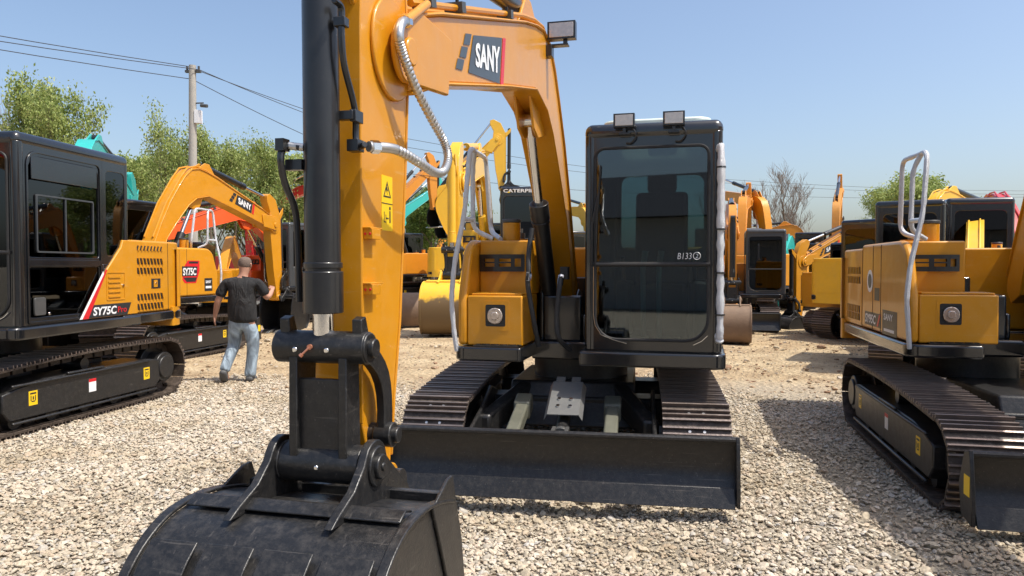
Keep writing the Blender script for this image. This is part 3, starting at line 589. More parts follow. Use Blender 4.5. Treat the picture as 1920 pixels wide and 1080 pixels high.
    if H:
        for zc in (1.715, 1.52):
            b = MB(T3(Ta)); x = BU+aw; b.box((x, -4.32, zc-.018), (x+.035, -4.25, zc+.018)).box((x, -4.325, zc+.018), (x+.03, -4.22, zc+.024)).mat(1)
            for y in (0.008, 0.026): b.cyl((x+y, -4.3205, zc), (x+y, -4.323, zc), .005, 8)
            b.build('pipe_bracket', [Y, M['redv']], am, bevel=.002)
        b = MB(T3(Ta)); og = Vector((BU+aw+.0015, -4.165, 1.735)); ex, ez = Vector((0, 1, 0)), Vector((0, 0, 1))
        b.poly([(0, 0), (.10, 0), (.10, .205), (0, .205)], og, ex, ez).mat(1); b.poly([(.0, .100), (.10, .100), (.10, .103), (0, .103)], og, ex, ez, .001)
        t = [(.05, .185), (.085, .125), (.015, .125)]; ti = [(.05, .174), (.076, .130), (.024, .130)]
        for k in range(3):
            j = (k+1) % 3; b.poly([t[k], t[j], ti[j], ti[k]], og, ex, ez, .001)
        b.poly([(.048, .165), (.057, .148), (.045, .150), (.052, .135), (.040, .155)], og, ex, ez, .001)
        b.poly([(.070, .03), (.080, .03), (.080, .075), (.070, .075)], og, ex, ez, .001).poly([(.02, .03), (.024, .03), (.024, .07), (.02, .07)], og, ex, ez, .001).poly([(.02, .03), (.04, .03), (.04, .034), (.02, .034)], og, ex, ez, .001).poly([(.035, .03), (.039, .03), (.039, .06), (.035, .06)], og, ex, ez, .001).poly([(.04, .044), (.062, .044), (.062, .049), (.04, .049)], og, ex, ez, .001).cyl(og+Vector((0, .075, .085)), og+Vector((0.001, .075, .085)), .007, 10)
        b.build('warning_sticker', [M['yellowv'], M['ink']], am, smooth=False)
    # bucket cylinder
    LT = Tk(LTOP); bc = cylinder('bucket_cylinder', Ta((-4.46, 2.76)), LT, .92, .060, rr_=.037)
    if H:
        b = MB(); b.mat(0).tube(spline([(-.10, -4.535, 2.45), (-.10, -4.485, 2.44), (-.10, -4.485, 2.36), (-.10, -4.468, 2.264), (-.10, -4.403, 2.157), (-.10, -4.385, 2.099), (-.10, -4.383, 2.03), (-.075, -4.40, 2.005), (-.05, -4.42, 2.008)], 5), .011, 10)
        b.box((-.122, -4.50, 2.38), (-.082, -4.465, 2.41)).box((-.122, -4.41, 1.99), (-.08, -4.36, 2.03)); b.box((-.14, -4.44, 2.09), (-.085, -4.41, 2.12)).box((-.10, -4.43, 2.085), (-.078, -4.37, 2.125))
        b.build('hydraulic_pipe', K, bc, bevel=.002)
        b = MB(); P = [(-.25, -4.49, 1.995), (-.283, -4.50, 2.0), (-.300, -4.515, 1.985), (-.30, -4.525, 1.945), (-.30, -4.50, 1.874), (-.29, -4.46, 1.80), (-.285, -4.45, 1.71), (-.28, -4.45, 1.48)]
        b.tube(spline(P, 5), .012, 10).box((-.30, -4.50, 1.92), (-.24, -4.47, 1.955)).box((-.315, -4.535, 1.98), (-.285, -4.495, 2.02)).mat(1).cyl((-.285, -4.50, 2.0), (-.24, -4.485, 1.995), .013, 10); b.build('hydraulic_pipe', [K, M['steel']], bc)
        path = spline([(-.055, -4.38, 2.007), (.0, -4.28, 2.01), (.03, -4.14, 1.985), (.04, -3.99, 1.965), (.04, -3.88, 1.985), (.03, -3.80, 2.05), (.01, -3.80, 2.12), (-.01, -3.90, 2.20), (-.02, -4.04, 2.29), (-.03, -4.13, 2.38), (-.03, -4.17, 2.44), (-.035, -4.13, 2.50), (-.045, -4.04, 2.53)], 22)
        L_ = len(path); rs = [.0185 if (i < 24 or i > L_-50) else (.0183 if i % 3 else .0145) for i in range(L_)]
        b = MB(); b.tube(path, rs, 12); b.mat(1).cyl(path[2], path[8], .023, 6).cyl(path[-3], path[-12], .022, 6); hz = b.build('steel_braided_hose', [M['steel'], M['chrome']], root)
        b = MB(); b.cyl((-.045, -4.06, 2.53), (-.06, -3.80, 2.68), .018, 12); b.build('elbow_pipe', Y, bo)
        b = MB()
        b.tube(spline([(-.235, -1.0, 1.9), (-.25, -1.05, 1.7), (-.24, -1.1, 1.56), (-.245, -1.1, 1.45), (-.20, -1.1, 1.19), (-.17, -1.05, .98)], 5), .02, 10)
        b.tube(spline([(.005, -1.0, 1.54), (.0, -1.08, 1.45), (-.02, -1.1, 1.19), (.0, -1.1, 1.05), (.07, -1.0, .95)], 5), .02, 10).mat(1)
        b.cyl((-.24, -1.1, 1.56), (-.24, -1.1, 1.49), .024, 6).cyl((.003, -1.02, 1.53), (0, -1.06, 1.46), .024, 6).mat(0).box((-.03, -.9, 1.50), (.03, -.8, 1.6)); b.build('hydraulic_hose', [M['rubber'], M['chrome']], root)
    # linkage
    b = MB(T3(Tk)); w0 = .105
    b.xcyl(LTOP, .055, BU-.165, BU+.165, 24).xcyl(LBOT, .066, BU-.145, BU+.145, 24)
    for s in (-1, 1):
        x0, x1 = sorted((BU+s*.105, BU+s*.075)); b.prism([(-4.495, 1.30), (-4.50, 1.0), (-4.495, .93), (-4.39, .93), (-4.40, 1.30)], x0, x1)
        x0, x1 = sorted((BU+s*.150, BU+s*.115)); b.prism([(-4.47, 1.33), (-4.475, 1.425), (-4.44, 1.435), (-4.41, 1.36), (-4.42, 1.3)], x0, x1)
    b.box((BU-.08, -4.475, .95), (BU+.08, -4.45, 1.225)).box((BU-.08, -4.46, 1.285), (BU+.08, -4.44, 1.30))
    b.mat(1)
    for x in (-.075, .04): b.cyl((BU+x, LTOP[0]-.052, LTOP[1]-.005), (BU+x, LTOP[0]-.062, LTOP[1]-.005), .010, 8)
    b.cyl((BU, LBOT[0]-.06, LBOT[1]), (BU, LBOT[0]-.073, LBOT[1]), .009, 8)
    BK = M['blackd'] if not bucketm else M[bucketm]
    b.build('bucket_link', [M['blackd'], M['chrome']], root, bevel=.006)
    RA = Ta(RARM)
    for s in (-1, 1):
        b = MB(); x0, x1 = sorted((BU+s*.118, BU+s*.150)); a = Vector(LT); c = Vector(RA); d = (c-a); nn = Vector((-d.y, d.x)).normalized(); nn = nn if nn.x > 0 else -nn
        L1 = []; L2 = []
        for t in np.linspace(0, 1, 9):
            q = a+d*t+nn*.085*math.sin(math.pi*t)
            ww = .045-.008*math.sin(math.pi*t); L1.append(tuple(q+nn*ww)); L2.append(tuple(q-nn*ww))
        b.prism(L1+L2[::-1], x0, x1)
        for q, r_ in ((LT, .052), (RA, .045)): b.xcyl(q, r_, x0-.012, x1+.022, 20).xcyl(q, r_*.62, x0-.012, x1+.042, 18)
        b.xcyl(RA, .04, min(BU+s*.08, x0), max(BU+s*.08, x1))
        b.build('rocker_link', M['blackd'], root, bevel=.004)
    # bucket
    b = MB(T3(Tk)); bw = .388
    sh = [(-4.27, .79), (-4.40, .825), (-4.55, .845), (-4.70, .835), (-4.81, .79), (-4.90, .715), (-4.96, .61), (-4.99, .48), (-4.99, .34), (-4.96, .2), (-4.89, .10), (-4.80, .04), (-4.6, .015), (-4.35, .0)]
    sh = [(p[0], p[1]-.015 if p[1] > .5 else p[1]) for p in sh]
    shs = [tuple(p) for p in spline(sh, 3)]
    b.strip(shs, .022, BU-bw+.01, BU+bw-.01)
    sidep = shs+[(-4.22, .2), (-4.16, .42), (-4.20, .62)]
    for s in (-1, 1):
        x0, x1 = sorted((BU+s*bw, BU+s*(bw-.018))); b.prism(sidep, x0, x1)
        x0, x1 = sorted((BU+s*(bw+.012), BU+s*bw)); b.prism([(-4.33, .875), (-4.28, .875), (-4.18, .62), (-4.14, .42), (-4.20, .14), (-4.32, .16), (-4.3, .45), (-4.40, .66), (-4.48, .82)], x0, x1)
        b.strip([(p[0], p[1]) for p in shs[:34]], -.012, min(x0, x1)-.018, max(x0, x1)+.004)
    b.box((BU-bw+.02, -4.33, .785), (BU+bw-.02, -4.30, .825)); b.strip([(-4.58, .846), (-4.63, .862), (-4.68, .84)], .008, BU-bw+.02, BU+bw-.02)
    bu = b.build('bucket', BK, root, bevel=.004, ang=30)
    for s in (-1, 1):
        b = MB(T3(Tk)); x0, x1 = sorted((BU+s*.155, BU+s*.185)); e = [(-4.755, .825), (-4.70, .855), (-4.60, .895), (-4.53, .955)]+arc(LBOT, .088, 150, 10, 7)+[(-4.28, .89), (-4.16, .80), (-4.12, .72), (-4.2, .70), (-4.4, .78), (-4.65, .82)]
        b.prism(e, x0, x1); b.xcyl(LBOT, .068, x0-.010, x1+.010, 22).xcyl(LBOT, .042, x0-.024, x1+.024, 18).xcyl(LBOT, .014, x0-.030, x1+.030, 10); b.build('ear', BK, bu, bevel=.004)
    b = MB(T3(Tk)); b.xcyl(BPIN, .05, BU-.16, BU+.16); b.build('pin', M['blackd'], bu)
    for i in range(5 if det else 0):
        b = MB(T3(Tk)); x = BU+(i-2)*.185; b.prism([(-4.42, .0), (-4.42, .05), (-4.2, .045), (-4.10, .0), (-4.2, -.005)], x-.035, x+.035); b.build('tooth', M['steel'], bu, bevel=.004)
    for i in range(4 if H else 0):
        b = MB(T3(Tk)); x = BU+(i-1.5)*.188; b.strip([tuple(p) for p in spline([(-4.835, .783), (-4.905, .718), (-4.965, .61), (-4.995, .48), (-4.995, .34), (-4.965, .2)], 3)], -.008, x-.078, x+.078); b.build('wear_plate', BK, bu, bevel=.003)
    if bshift > .3:
        b = MB(); b.box((-.12, -.55, .98), (.40, .30, 1.42)).box((-.05, -.62, 1.1), (.30, -.5, 1.55)); b.build('control_valve', M['rubber'], root, bevel=.02)
        for k in range(6):
            x = -.10+k*.085; MB().tube(spline([(x, -.2, 1.4), (x, -.5, 1.68-.02*k), (x+.05, -.85, 1.5), (x+.02, -.95, 1.15), (x+.1, -.8, .99)], 5), .02, 8).build('hydraulic_hose', M['rubber'], root)
    if H:
        b = MB(); b.cyl((BU-.02, -4.50, 1.335), (BU-.02, -4.512, 1.335), .009, 10).cyl((BU-.02, -4.51, 1.335), (BU-.04, -4.522, 1.312), .0035, 8).cyl((BU-.04, -4.522, 1.312), (BU-.046, -4.525, 1.305), .007, 8); b.build('grease_nipple', M['copper'], root)
    if bshift:
        for o_ in root.children:
            if o_ not in rig0 or o_.name.split('.')[0] == 'cab': o_.location.x += bshift
            if o_ not in rig0 and bscale != 1: o_.scale = (1, bscale, bscale)
    return root, dict(hood=hood, boom=bo, arm=am, Tb=T3(Tb))
# ---------------------------------------------------------------- ground
def ground():
    rn = np.random.RandomState(4)
    xs = np.concatenate([-np.geomspace(14, 1500, 14)[::-1], np.linspace(-13, 13, 60), np.geomspace(14, 1500, 14)])
    ys = np.concatenate([-np.geomspace(14, 1500, 14)[::-1], np.linspace(-13, 30, 90), np.geomspace(31, 2500, 16)])
    vs = []
    for y in ys:
        for x in xs: vs.append((x, y, (.012*math.sin(x*1.7+y*.9)+.01*math.sin(y*2.3-x*.8)-.02) if abs(x) < 13 and -13 < y < 30 else -.03))
    n = len(xs); fs = [(j*n+i, j*n+i+1, (j+1)*n+i+1, (j+1)*n+i) for j in range(len(ys)-1) for i in range(n-1)]
    m, t, b = newmat('packed_earth'); N = t.nodes; L = t.links; tc = N.new('ShaderNodeTexCoord'); P = tc.outputs['Object']
    def noise(s, d=8, r=.6):
        x = N.new('ShaderNodeTexNoise'); x.inputs['Scale'].default_value = s; x.inputs['Detail'].default_value = d; x.inputs['Roughness'].default_value = r; L.new(P, x.inputs['Vector']); return x.outputs[0]
    def ramp(f, st):
        x = N.new('ShaderNodeValToRGB'); L.new(f, x.inputs[0]); e = x.color_ramp.elements
        while len(e) < len(st): e.new(.5)
        for k, (p, c) in enumerate(st): e[k].position = p; e[k].color = (*c, 1)
        return x.outputs[0]
    def mix(f, a, c, typ='MIX'):
        x = N.new('ShaderNodeMix'); x.data_type = 'RGBA'; x.blend_type = typ; L.new(f, x.inputs[0]) if not isinstance(f, float) else setattr(x.inputs[0], 'default_value', f)
        L.new(a, x.inputs[6]); L.new(c, x.inputs[7]); return x.outputs[2]
    earth = ramp(noise(.55, 10, .65), [(.3, (.42, .29, .17)), (.5, (.56, .43, .27)), (.62, (.63, .50, .33)), (.75, (.58, .50, .33))])
    straw = ramp(noise(14, 12, .8), [(.35, (.44, .32, .18)), (.5, (.66, .51, .31)), (.65, (.80, .66, .44))])
    col = mix(.5, earth, straw); wt = ramp(noise(1.3, 8, .7), [(.42, (0, 0, 0)), (.6, (1, 1, 1))]); col = mix(wt, col, ramp(noise(9, 10, .8), [(.35, (.28, .19, .11)), (.65, (.60, .45, .28))])); gt = ramp(noise(.9, 12, .75), [(.60, (0, 0, 0)), (.68, (.55, .55, .55))]); col = mix(gt, col, ramp(noise(30, 6, .8), [(.4, (.16, .19, .06)), (.65, (.42, .40, .22))]))
    gr = ramp(noise(40, 6, .8), [(.3, (.38, .32, .235)), (.5, (.48, .41, .31)), (.7, (.58, .50, .39))])
    # gravel spread near, earth farther
    sx = N.new('ShaderNodeSeparateXYZ'); L.new(P, sx.inputs[0]); ad = N.new('ShaderNodeMath'); ad.operation = 'MULTIPLY_ADD'; L.new(noise(.5, 6), ad.inputs[0]); ad.inputs[1].default_value = 2.5; L.new(sx.outputs[1], ad.inputs[2])
    mr = N.new('ShaderNodeMapRange'); mr.inputs[1].default_value = 10.3; mr.inputs[2].default_value = 12.2; L.new(ad.outputs[0], mr.inputs[0])
    L.new(mix(mr.outputs[0], gr, col), b.inputs['Base Color']); b.inputs['Roughness'].default_value = .95; b.inputs['Specular IOR Level'].default_value = .15
    bp = N.new('ShaderNodeBump'); bp.inputs['Strength'].default_value = .9; bp.inputs['Distance'].default_value = .07
    vo = N.new('ShaderNodeTexVoronoi'); vo.inputs['Scale'].default_value = 16; L.new(P, vo.inputs['Vector'])
    a2 = N.new('ShaderNodeMath'); a2.operation = 'MULTIPLY_ADD'; L.new(noise(6, 12, .75), a2.inputs[0]); a2.inputs[1].default_value = 1.6; L.new(vo.outputs[0], a2.inputs[2])
    L.new(a2.outputs[0], bp.inputs['Height']); L.new(bp.outputs[0], b.inputs['Normal'])
    me = bpy.data.meshes.new('ground'); me.from_pydata(vs, [], fs); me.materials.append(m); me.update()
    o = bpy.data.objects.new('ground', me); COL.objects.link(o); tag(o, kind='structure')
ground()
def scatter(name, pts, rot, scl, idx, srcs, label, cat):
    """one object of stones: points that carry one of a few stone shapes each"""
    hid = bpy.data.collections.new(name+'_shapes')
    for k, o in enumerate(srcs): hid.objects.link(o)
    me = bpy.data.meshes.new(name); me.from_pydata([tuple(p) for p in pts], [], [])
    a = me.attributes.new('rot', 'FLOAT_VECTOR', 'POINT'); a.data.foreach_set('vector', np.asarray(rot, dtype=np.float32).ravel())
    a = me.attributes.new('scl', 'FLOAT_VECTOR', 'POINT'); a.data.foreach_set('vector', np.asarray(scl, dtype=np.float32).ravel())
    a = me.attributes.new('idx', 'INT', 'POINT'); a.data.foreach_set('value', np.asarray(idx, dtype=np.int32))
    o = bpy.data.objects.new(name, me); COL.objects.link(o)
    g = bpy.data.node_groups.new(name, 'GeometryNodeTree'); g.interface.new_socket('Geometry', in_out='INPUT', socket_type='NodeSocketGeometry'); g.interface.new_socket('Geometry', in_out='OUTPUT', socket_type='NodeSocketGeometry')
    N = g.nodes; L = g.links; gi = N.new('NodeGroupInput'); go = N.new('NodeGroupOutput'); ip = N.new('GeometryNodeInstanceOnPoints'); ci = N.new('GeometryNodeCollectionInfo')
    ci.inputs['Collection'].default_value = hid; ci.inputs['Separate Children'].default_value = True; ci.inputs['Reset Children'].default_value = True
    def attr(n, t):
        x = N.new('GeometryNodeInputNamedAttribute'); x.data_type = t; x.inputs[0].default_value = n; return x.outputs[0]
    L.new(gi.outputs[0], ip.inputs['Points']); L.new(ci.outputs[0], ip.inputs['Instance']); ip.inputs['Pick Instance'].default_value = True
    L.new(attr('idx', 'INT'), ip.inputs['Instance Index']); L.new(attr('rot', 'FLOAT_VECTOR'), ip.inputs['Rotation']); L.new(attr('scl', 'FLOAT_VECTOR'), ip.inputs['Scale'])
    L.new(ip.outputs[0], go.inputs[0]); md = o.modifiers.new('scatter', 'NODES'); md.node_group = g
    tag(o, label, cat, None, 'stuff'); return o
def stones(n, mat, seed, sub=2):
    out = []
    for k in range(n):
        rn = np.random.RandomState(seed+k); bm = __import__('bmesh').new(); __import__('bmesh').ops.create_icosphere(bm, subdivisions=sub, radius=1)
        pl = [(Vector(rn.normal(size=3)).normalized(), rn.uniform(.55, .9)) for _ in range(9)]
        for v in bm.verts:
            for d, h in pl:
                t = v.co.dot(d)
                if t > h: v.co -= d*(t-h)*.92
            v.co *= 1+rn.uniform(-.05, .05)
        me = bpy.data.meshes.new('stone'); bm.to_mesh(me); bm.free(); me.materials.append(mat)
        me.polygons.foreach_set('use_smooth', [True]*len(me.polygons)); me.set_sharp_from_angle(angle=R(28)); out.append(bpy.data.objects.new('stone', me))
    return out
def stonemat(name, cols, dark=1.0):
    m, t, b = newmat(name); N = t.nodes; L = t.links; oi = N.new('ShaderNodeObjectInfo'); cr = N.new('ShaderNodeValToRGB'); L.new(oi.outputs['Random'], cr.inputs[0]); e = cr.color_ramp.elements
    cr.color_ramp.interpolation = 'CONSTANT'
    while len(e) < len(cols): e.new(.5)
    for k, c in enumerate(cols): e[k].position = k/len(cols); e[k].color = (*c, 1)
    tc = N.new('ShaderNodeTexCoord'); n = N.new('ShaderNodeTexNoise'); n.inputs['Scale'].default_value = 2.2; n.inputs['Detail'].default_value = 8; L.new(tc.outputs['Object'], n.inputs['Vector'])
    mr = N.new('ShaderNodeMapRange'); mr.inputs[1].default_value = .3; mr.inputs[2].default_value = .7; mr.inputs[3].default_value = .72; mr.inputs[4].default_value = 1.18; L.new(n.outputs[0], mr.inputs[0])
    n2 = N.new('ShaderNodeTexNoise'); n2.inputs['Scale'].default_value = .9; n2.inputs['Detail'].default_value = 5; L.new(oi.outputs['Location'], n2.inputs['Vector']); c2 = N.new('ShaderNodeValToRGB'); L.new(n2.outputs[0], c2.inputs[0]); e2 = c2.color_ramp.elements; e2[0].position = .36; e2[0].color = (.80, .76, .69, 1); e2[1].position = .6; e2[1].color = (1.0, 1.0, 1.01, 1); m9 = N.new('ShaderNodeMix'); m9.data_type = 'RGBA'; m9.blend_type = 'MULTIPLY'; m9.inputs[0].default_value = 1; L.new(cr.outputs[0], m9.inputs[6]); L.new(c2.outputs[0], m9.inputs[7])
    mu = N.new('ShaderNodeMix'); mu.data_type = 'RGBA'; mu.blend_type = 'MULTIPLY'; mu.inputs[0].default_value = 1; L.new(m9.outputs[2], mu.inputs[6]); L.new(mr.outputs[0], mu.inputs[7]); L.new(mu.outputs[2], b.inputs['Base Color'])
    b.inputs['Roughness'].default_value = .85; b.inputs['Specular IOR Level'].default_value = .25; return m
def gravel():
    rn = np.random.RandomState(11); mat = stonemat('gravel_stone', [(.55, .475, .365), (.50, .43, .325), (.58, .505, .39), (.46, .40, .305), (.54, .445, .335), (.57, .50, .395), (.40, .355, .285), (.56, .465, .365), (.65, .58, .47), (.51, .445, .345), (.46, .375, .28), (.50, .465, .41)])
    st = stones(9, mat, 50)
    P = []
    n = 260000
    y = rn.uniform(1.6, 13, n*2); x = rn.uniform(-1, 1, n*2)*(y*.80+1.6)
    lim = 10.2+.5*np.sin(x*1.3)+.35*np.sin(x*3.1+1)-np.clip(x-2.2, 0, 3)*.55+rn.normal(0, .25, n*2)
    keep = (y < lim) & (rn.rand(n*2) < (.42+.58*(y*.8+1.6)/(12)))
    x, y = x[keep], y[keep]
    bare = .5+.5*np.sin(x*1.1+2*np.sin(y*.7))*np.sin(y*1.3+1.2); bare = np.clip(bare*1.5-.3, 0, 1); rut = np.exp(-((x+3.1-.25*y)/.22)**2)+np.exp(-((x+1.6-.25*y)/.22)**2)+np.exp(-((x-2.2-.05*y)/.2)**2); keep = rn.rand(len(x)) < 1-.45*bare*(.45+.55*(x > .5))-.35*np.clip(rut, 0, 1); x, y = x[keep][:n], y[keep][:n]; n = len(x)
    s = np.clip(rn.lognormal(math.log(.0098), .45, n), .005, .038)
    sc = np.stack([s*rn.uniform(.85, 1.35, n), s*rn.uniform(.75, 1.1, n), s*rn.uniform(.4, .62, n)], 1)
    z = -.010+sc[:, 2]*rn.uniform(-.3, .65, n)+.012*np.sin(x*1.7+y*.9)+.01*np.sin(y*2.3-x*.8)
    rot = np.stack([rn.uniform(-.5, .5, n), rn.uniform(-.5, .5, n), rn.uniform(0, 6.3, n)], 1)
    print('gravel', n)
    scatter('gravel', np.stack([x, y, z], 1), rot, sc, rn.randint(0, 9, n), st, 'loose pale crushed stone covering the near half of the yard', 'gravel')
    # sparse stones and clods on the earth behind
    n = 14000; y = 9.5+30*rn.rand(n)**1.5; x = rn.uniform(-1, 1, n)*(y*.8+1)
    s = np.clip(rn.lognormal(math.log(.013), .55, n), .006, .08); sc = np.stack([s*1.2, s, s*.6], 1)
    m2 = stonemat('earth_clod', [(.36, .25, .16), (.45, .38, .28), (.30, .19, .12), (.52, .45, .36), (.40, .30, .2)])
    scatter('earth_clods', np.stack([x, y, sc[:, 2]*.2-.01], 1), np.stack([x*0, x*0, rn.uniform(0, 6.3, n)], 1), sc, rn.randint(0, 5, n), stones(5, m2, 80), 'scattered clods and pebbles on the tan earth behind the gravel', 'clods')
gravel()
# ---------------------------------------------------------------- the machines
ROWG = 'excavators parked in the yard'
def rootat(px, d): return ((px-960)/1400*d, d)
excavator('large amber excavator in the foreground, its arm and black bucket closest of all', (.627, 6.78), 14, 9.5, 1, det=2, rail='wrap', group=ROWG)
excavator('amber excavator cut by the right edge with a wrapped grey handrail in front', (4.24, 6.95), 13, 13, 1, det=1, rail='wrap', group=ROWG, lo_off=.95, lo_dx=.27, hl=1.62, bshift=.72, bscale=1.12, boxw=.13, sidedecal='SY95C')
excavator('amber excavator at the left edge with a glossy black cab door facing out', (-5.70, 8.20), 5, 9.5, 1.07, det=1, group=ROWG, sidepanel=True)
excavator('amber excavator facing away behind the walking person, arm bent down right', (-6.85, 13.6), 192, 190, 1.07, det=1, rail='wrap', boom=0, arm=-2, lamps=False, group=ROWG, sidedecal='SY75C')
excavator('bright yellow excavator with black cab behind the foreground machine, bucket half muddy', (-.5, 24.2), 5.4, 5.4, 1.5, paint_='cyellow', det=1, lamps=False, rail=False, blade=False, bucketm='muddy', decals='none', group=ROWG, cylm='cyellow', roofsign='CATERPILLAR')
excavator('orange red excavator with an open black cab beside the walking person', (-6.75, 22.7), 30, 25, 1.07, paint_='orange', cabm='greycab', det=1, lamps=False, openside=True, rail=False, decals='none', group=ROWG, boom=-3)
excavator('small yellow excavator half hidden between the amber and the orange red booms', (-8.2, 20.6), 170, 165, .85, paint_='yellow', det=0, rail=False, group=ROWG, boom=-14)
excavator('far red excavator whose raised boom leans above the open black cab', (-11.2, 33), -75, -60, 1.15, paint_='redp', det=0, boom=32, rail=False, group=ROWG)
excavator('teal excavator whose boom tip shows above the left black cab roof', (-8.8, 14.3), 165, 165, 1.3, paint_='teal', det=0, boom=0, rail=False, group=ROWG)
excavator('tangerine excavator with raised boom seen just right of the foreground arm', rootat(758, 38), 225, 225, 1.25, paint_='tangerine', det=1, boom=56, rail=False, lamps=False, decals='none', blade=False, group=ROWG)
excavator('far teal excavator behind the tangerine one', rootat(758, 46), 225, 215, 1.3, paint_='teal', det=0, boom=46, rail=False, group=ROWG)
excavator('far yellow excavator with a steep raised boom behind the lettered black cab', rootat(893, 36), 265, 265, 1.4, paint_='cyellow', det=0, boom=63, rail=False, group=ROWG)
excavator('far amber excavator seen small between the trees and the yellow arm', rootat(815, 60), 210, 210, 1.3, paint_='tangerine', det=0, boom=10, rail=False, group=ROWG)
excavator('amber excavator with dark grey cab and worn steel bucket facing the camera', (5.84, 19.8), 15.5, 15.5, .95, paint_='tangerine', cabm='greycab', det=1, lamps=False, bucketm='mudsteel', rail=False, decals='none', group=ROWG, bshift=.12)
excavator('far amber excavator with a boom raised just left above the dark grey cab', rootat(1378, 26), 201, 201, 1.1, paint_='tangerine', det=0, boom=20, rail=False, group=ROWG)
excavator('far amber excavator with a boom leaning left above the dark grey cab', rootat(1425, 29), 165, 165, 1.15, paint_='yellow', det=0, boom=26, rail=False, group=ROWG)
excavator('far amber excavator low in the gap between small teal and amber machines', rootat(1535, 38), 100, 100, 1.1, paint_='tangerine', det=0, boom=4, rail=False, group=ROWG)
excavator('far teal excavator beside the dark grey cab', rootat(1500, 31), 30, 30, .95, paint_='teal', det=0, boom=-12, rail=False, group=ROWG)
excavator('small amber excavator turned right, its hood and tracks in front of the lettered boom', rootat(1636, 17.6), -110, -120, .82, det=1, lamps=False, rail=False, boom=-10, decals='none', group=ROWG)
excavator('amber excavator whose lettered boom reaches left beside the bare tree', rootat(1682, 21.5), 62, 60, .9, det=1, lamps=False, rail=False, boom=-7, group=ROWG)
excavator('far amber excavator with its arm raised high right of the bare tree', rootat(1556, 32), 206, 206, 1.15, paint_='yellow_old', det=0, boom=32, rail=False, group=ROWG)
excavator('yellow excavator facing away behind the right hand machine, black cab roof seen past the handrail', (7.2, 12.0), 212, 212, 1.0, paint_='cyellow', det=1, boom=-24, lamps=False, rail=False, decals='none', group=ROWG)
excavator('red excavator at the right edge with white lettering on its boom', (8.95, 13.2), 196, 190, 1.05, paint_='redp', det=1, lamps=False, rail=False, decals='Kubota', group=ROWG, boom=-15)
excavator('yellow excavator deeper in the row whose boom hump rises over a black cab roof', rootat(1690, 16.5), 238, 238, 1.0, paint_='cyellow', det=1, lamps=False, rail=False, decals='none', group=ROWG)
excavator('far yellow excavator whose raised boom tip shows beside the tall cab', rootat(1100, 40), 160, 160, 1.3, paint_='cyellow', det=0, boom=20, rail=False, group=ROWG)
def loose_bucket():
    t = thing('loose_bucket', 'mud-caked steel bucket lying on the earth right of the foreground arm', 'bucket', (-2.75, 20.2, 0), R(8))
    P = spline([(-.5, .05), (-.62, .3), (-.6, .6), (-.35, .82), (.05, .86), (.4, .7)], 4); P = [tuple(p) for p in P]
    MB().strip(P, .03, -.62, .62).build('shell', M['mudsteel'], t)
    for s in (-1, 1): MB().prism(P+[(.45, .3), (.1, .02)], *sorted((s*.62, s*.59))).build('side_plate', M['mudsteel'], t)
    for i in range(5): MB().prism([(.0, .0), (-.5, .03), (-.5, .09), (0, .05)], -.55+i*.26, -.47+i*.26).build('tooth', M['mudsteel'], t)
loose_bucket()
# ---------------------------------------------------------------- trees
def leafmat(name, cols):
    m, t, b = newmat(name); N = t.nodes; L = t.links
    at = N.new('ShaderNodeAttribute'); at.attribute_name = 'tint'; cr = N.new('ShaderNodeValToRGB'); L.new(at.outputs['Fac'], cr.inputs[0]); e = cr.color_ramp.elements
    while len(e) < len(cols): e.new(.5)
    for k, c in enumerate(cols): e[k].position = k/(len(cols)-1); e[k].color = (*c, 1)
    L.new(cr.outputs[0], b.inputs['Base Color']); b.inputs['Roughness'].default_value = .6; b.inputs['Specular IOR Level'].default_value = .3
    tr = N.new('ShaderNodeBsdfTranslucent'); L.new(cr.outputs[0], tr.inputs[0]); mx = N.new('ShaderNodeMixShader'); mx.inputs[0].default_value = .35
    L.new(b.outputs[0], mx.inputs[1]); L.new(tr.outputs[0], mx.inputs[2]); L.new(mx.outputs[0], N['Material Output'].inputs[0]); return m
LEAF = leafmat('spring_leaf', [(.12, .17, .04), (.24, .31, .08), (.38, .44, .14), (.50, .52, .22)])
LEAFD = leafmat('green_leaf', [(.05, .09, .02), (.10, .17, .03), (.17, .25, .05), (.26, .32, .09)])
BARK = paint('grey_bark', (.16, .13, .10), .9, var=.3, scale=8, bump=.5)
BARKL = paint('pale_twig_bark', (.22, .185, .155), .9, var=.2, scale=8)
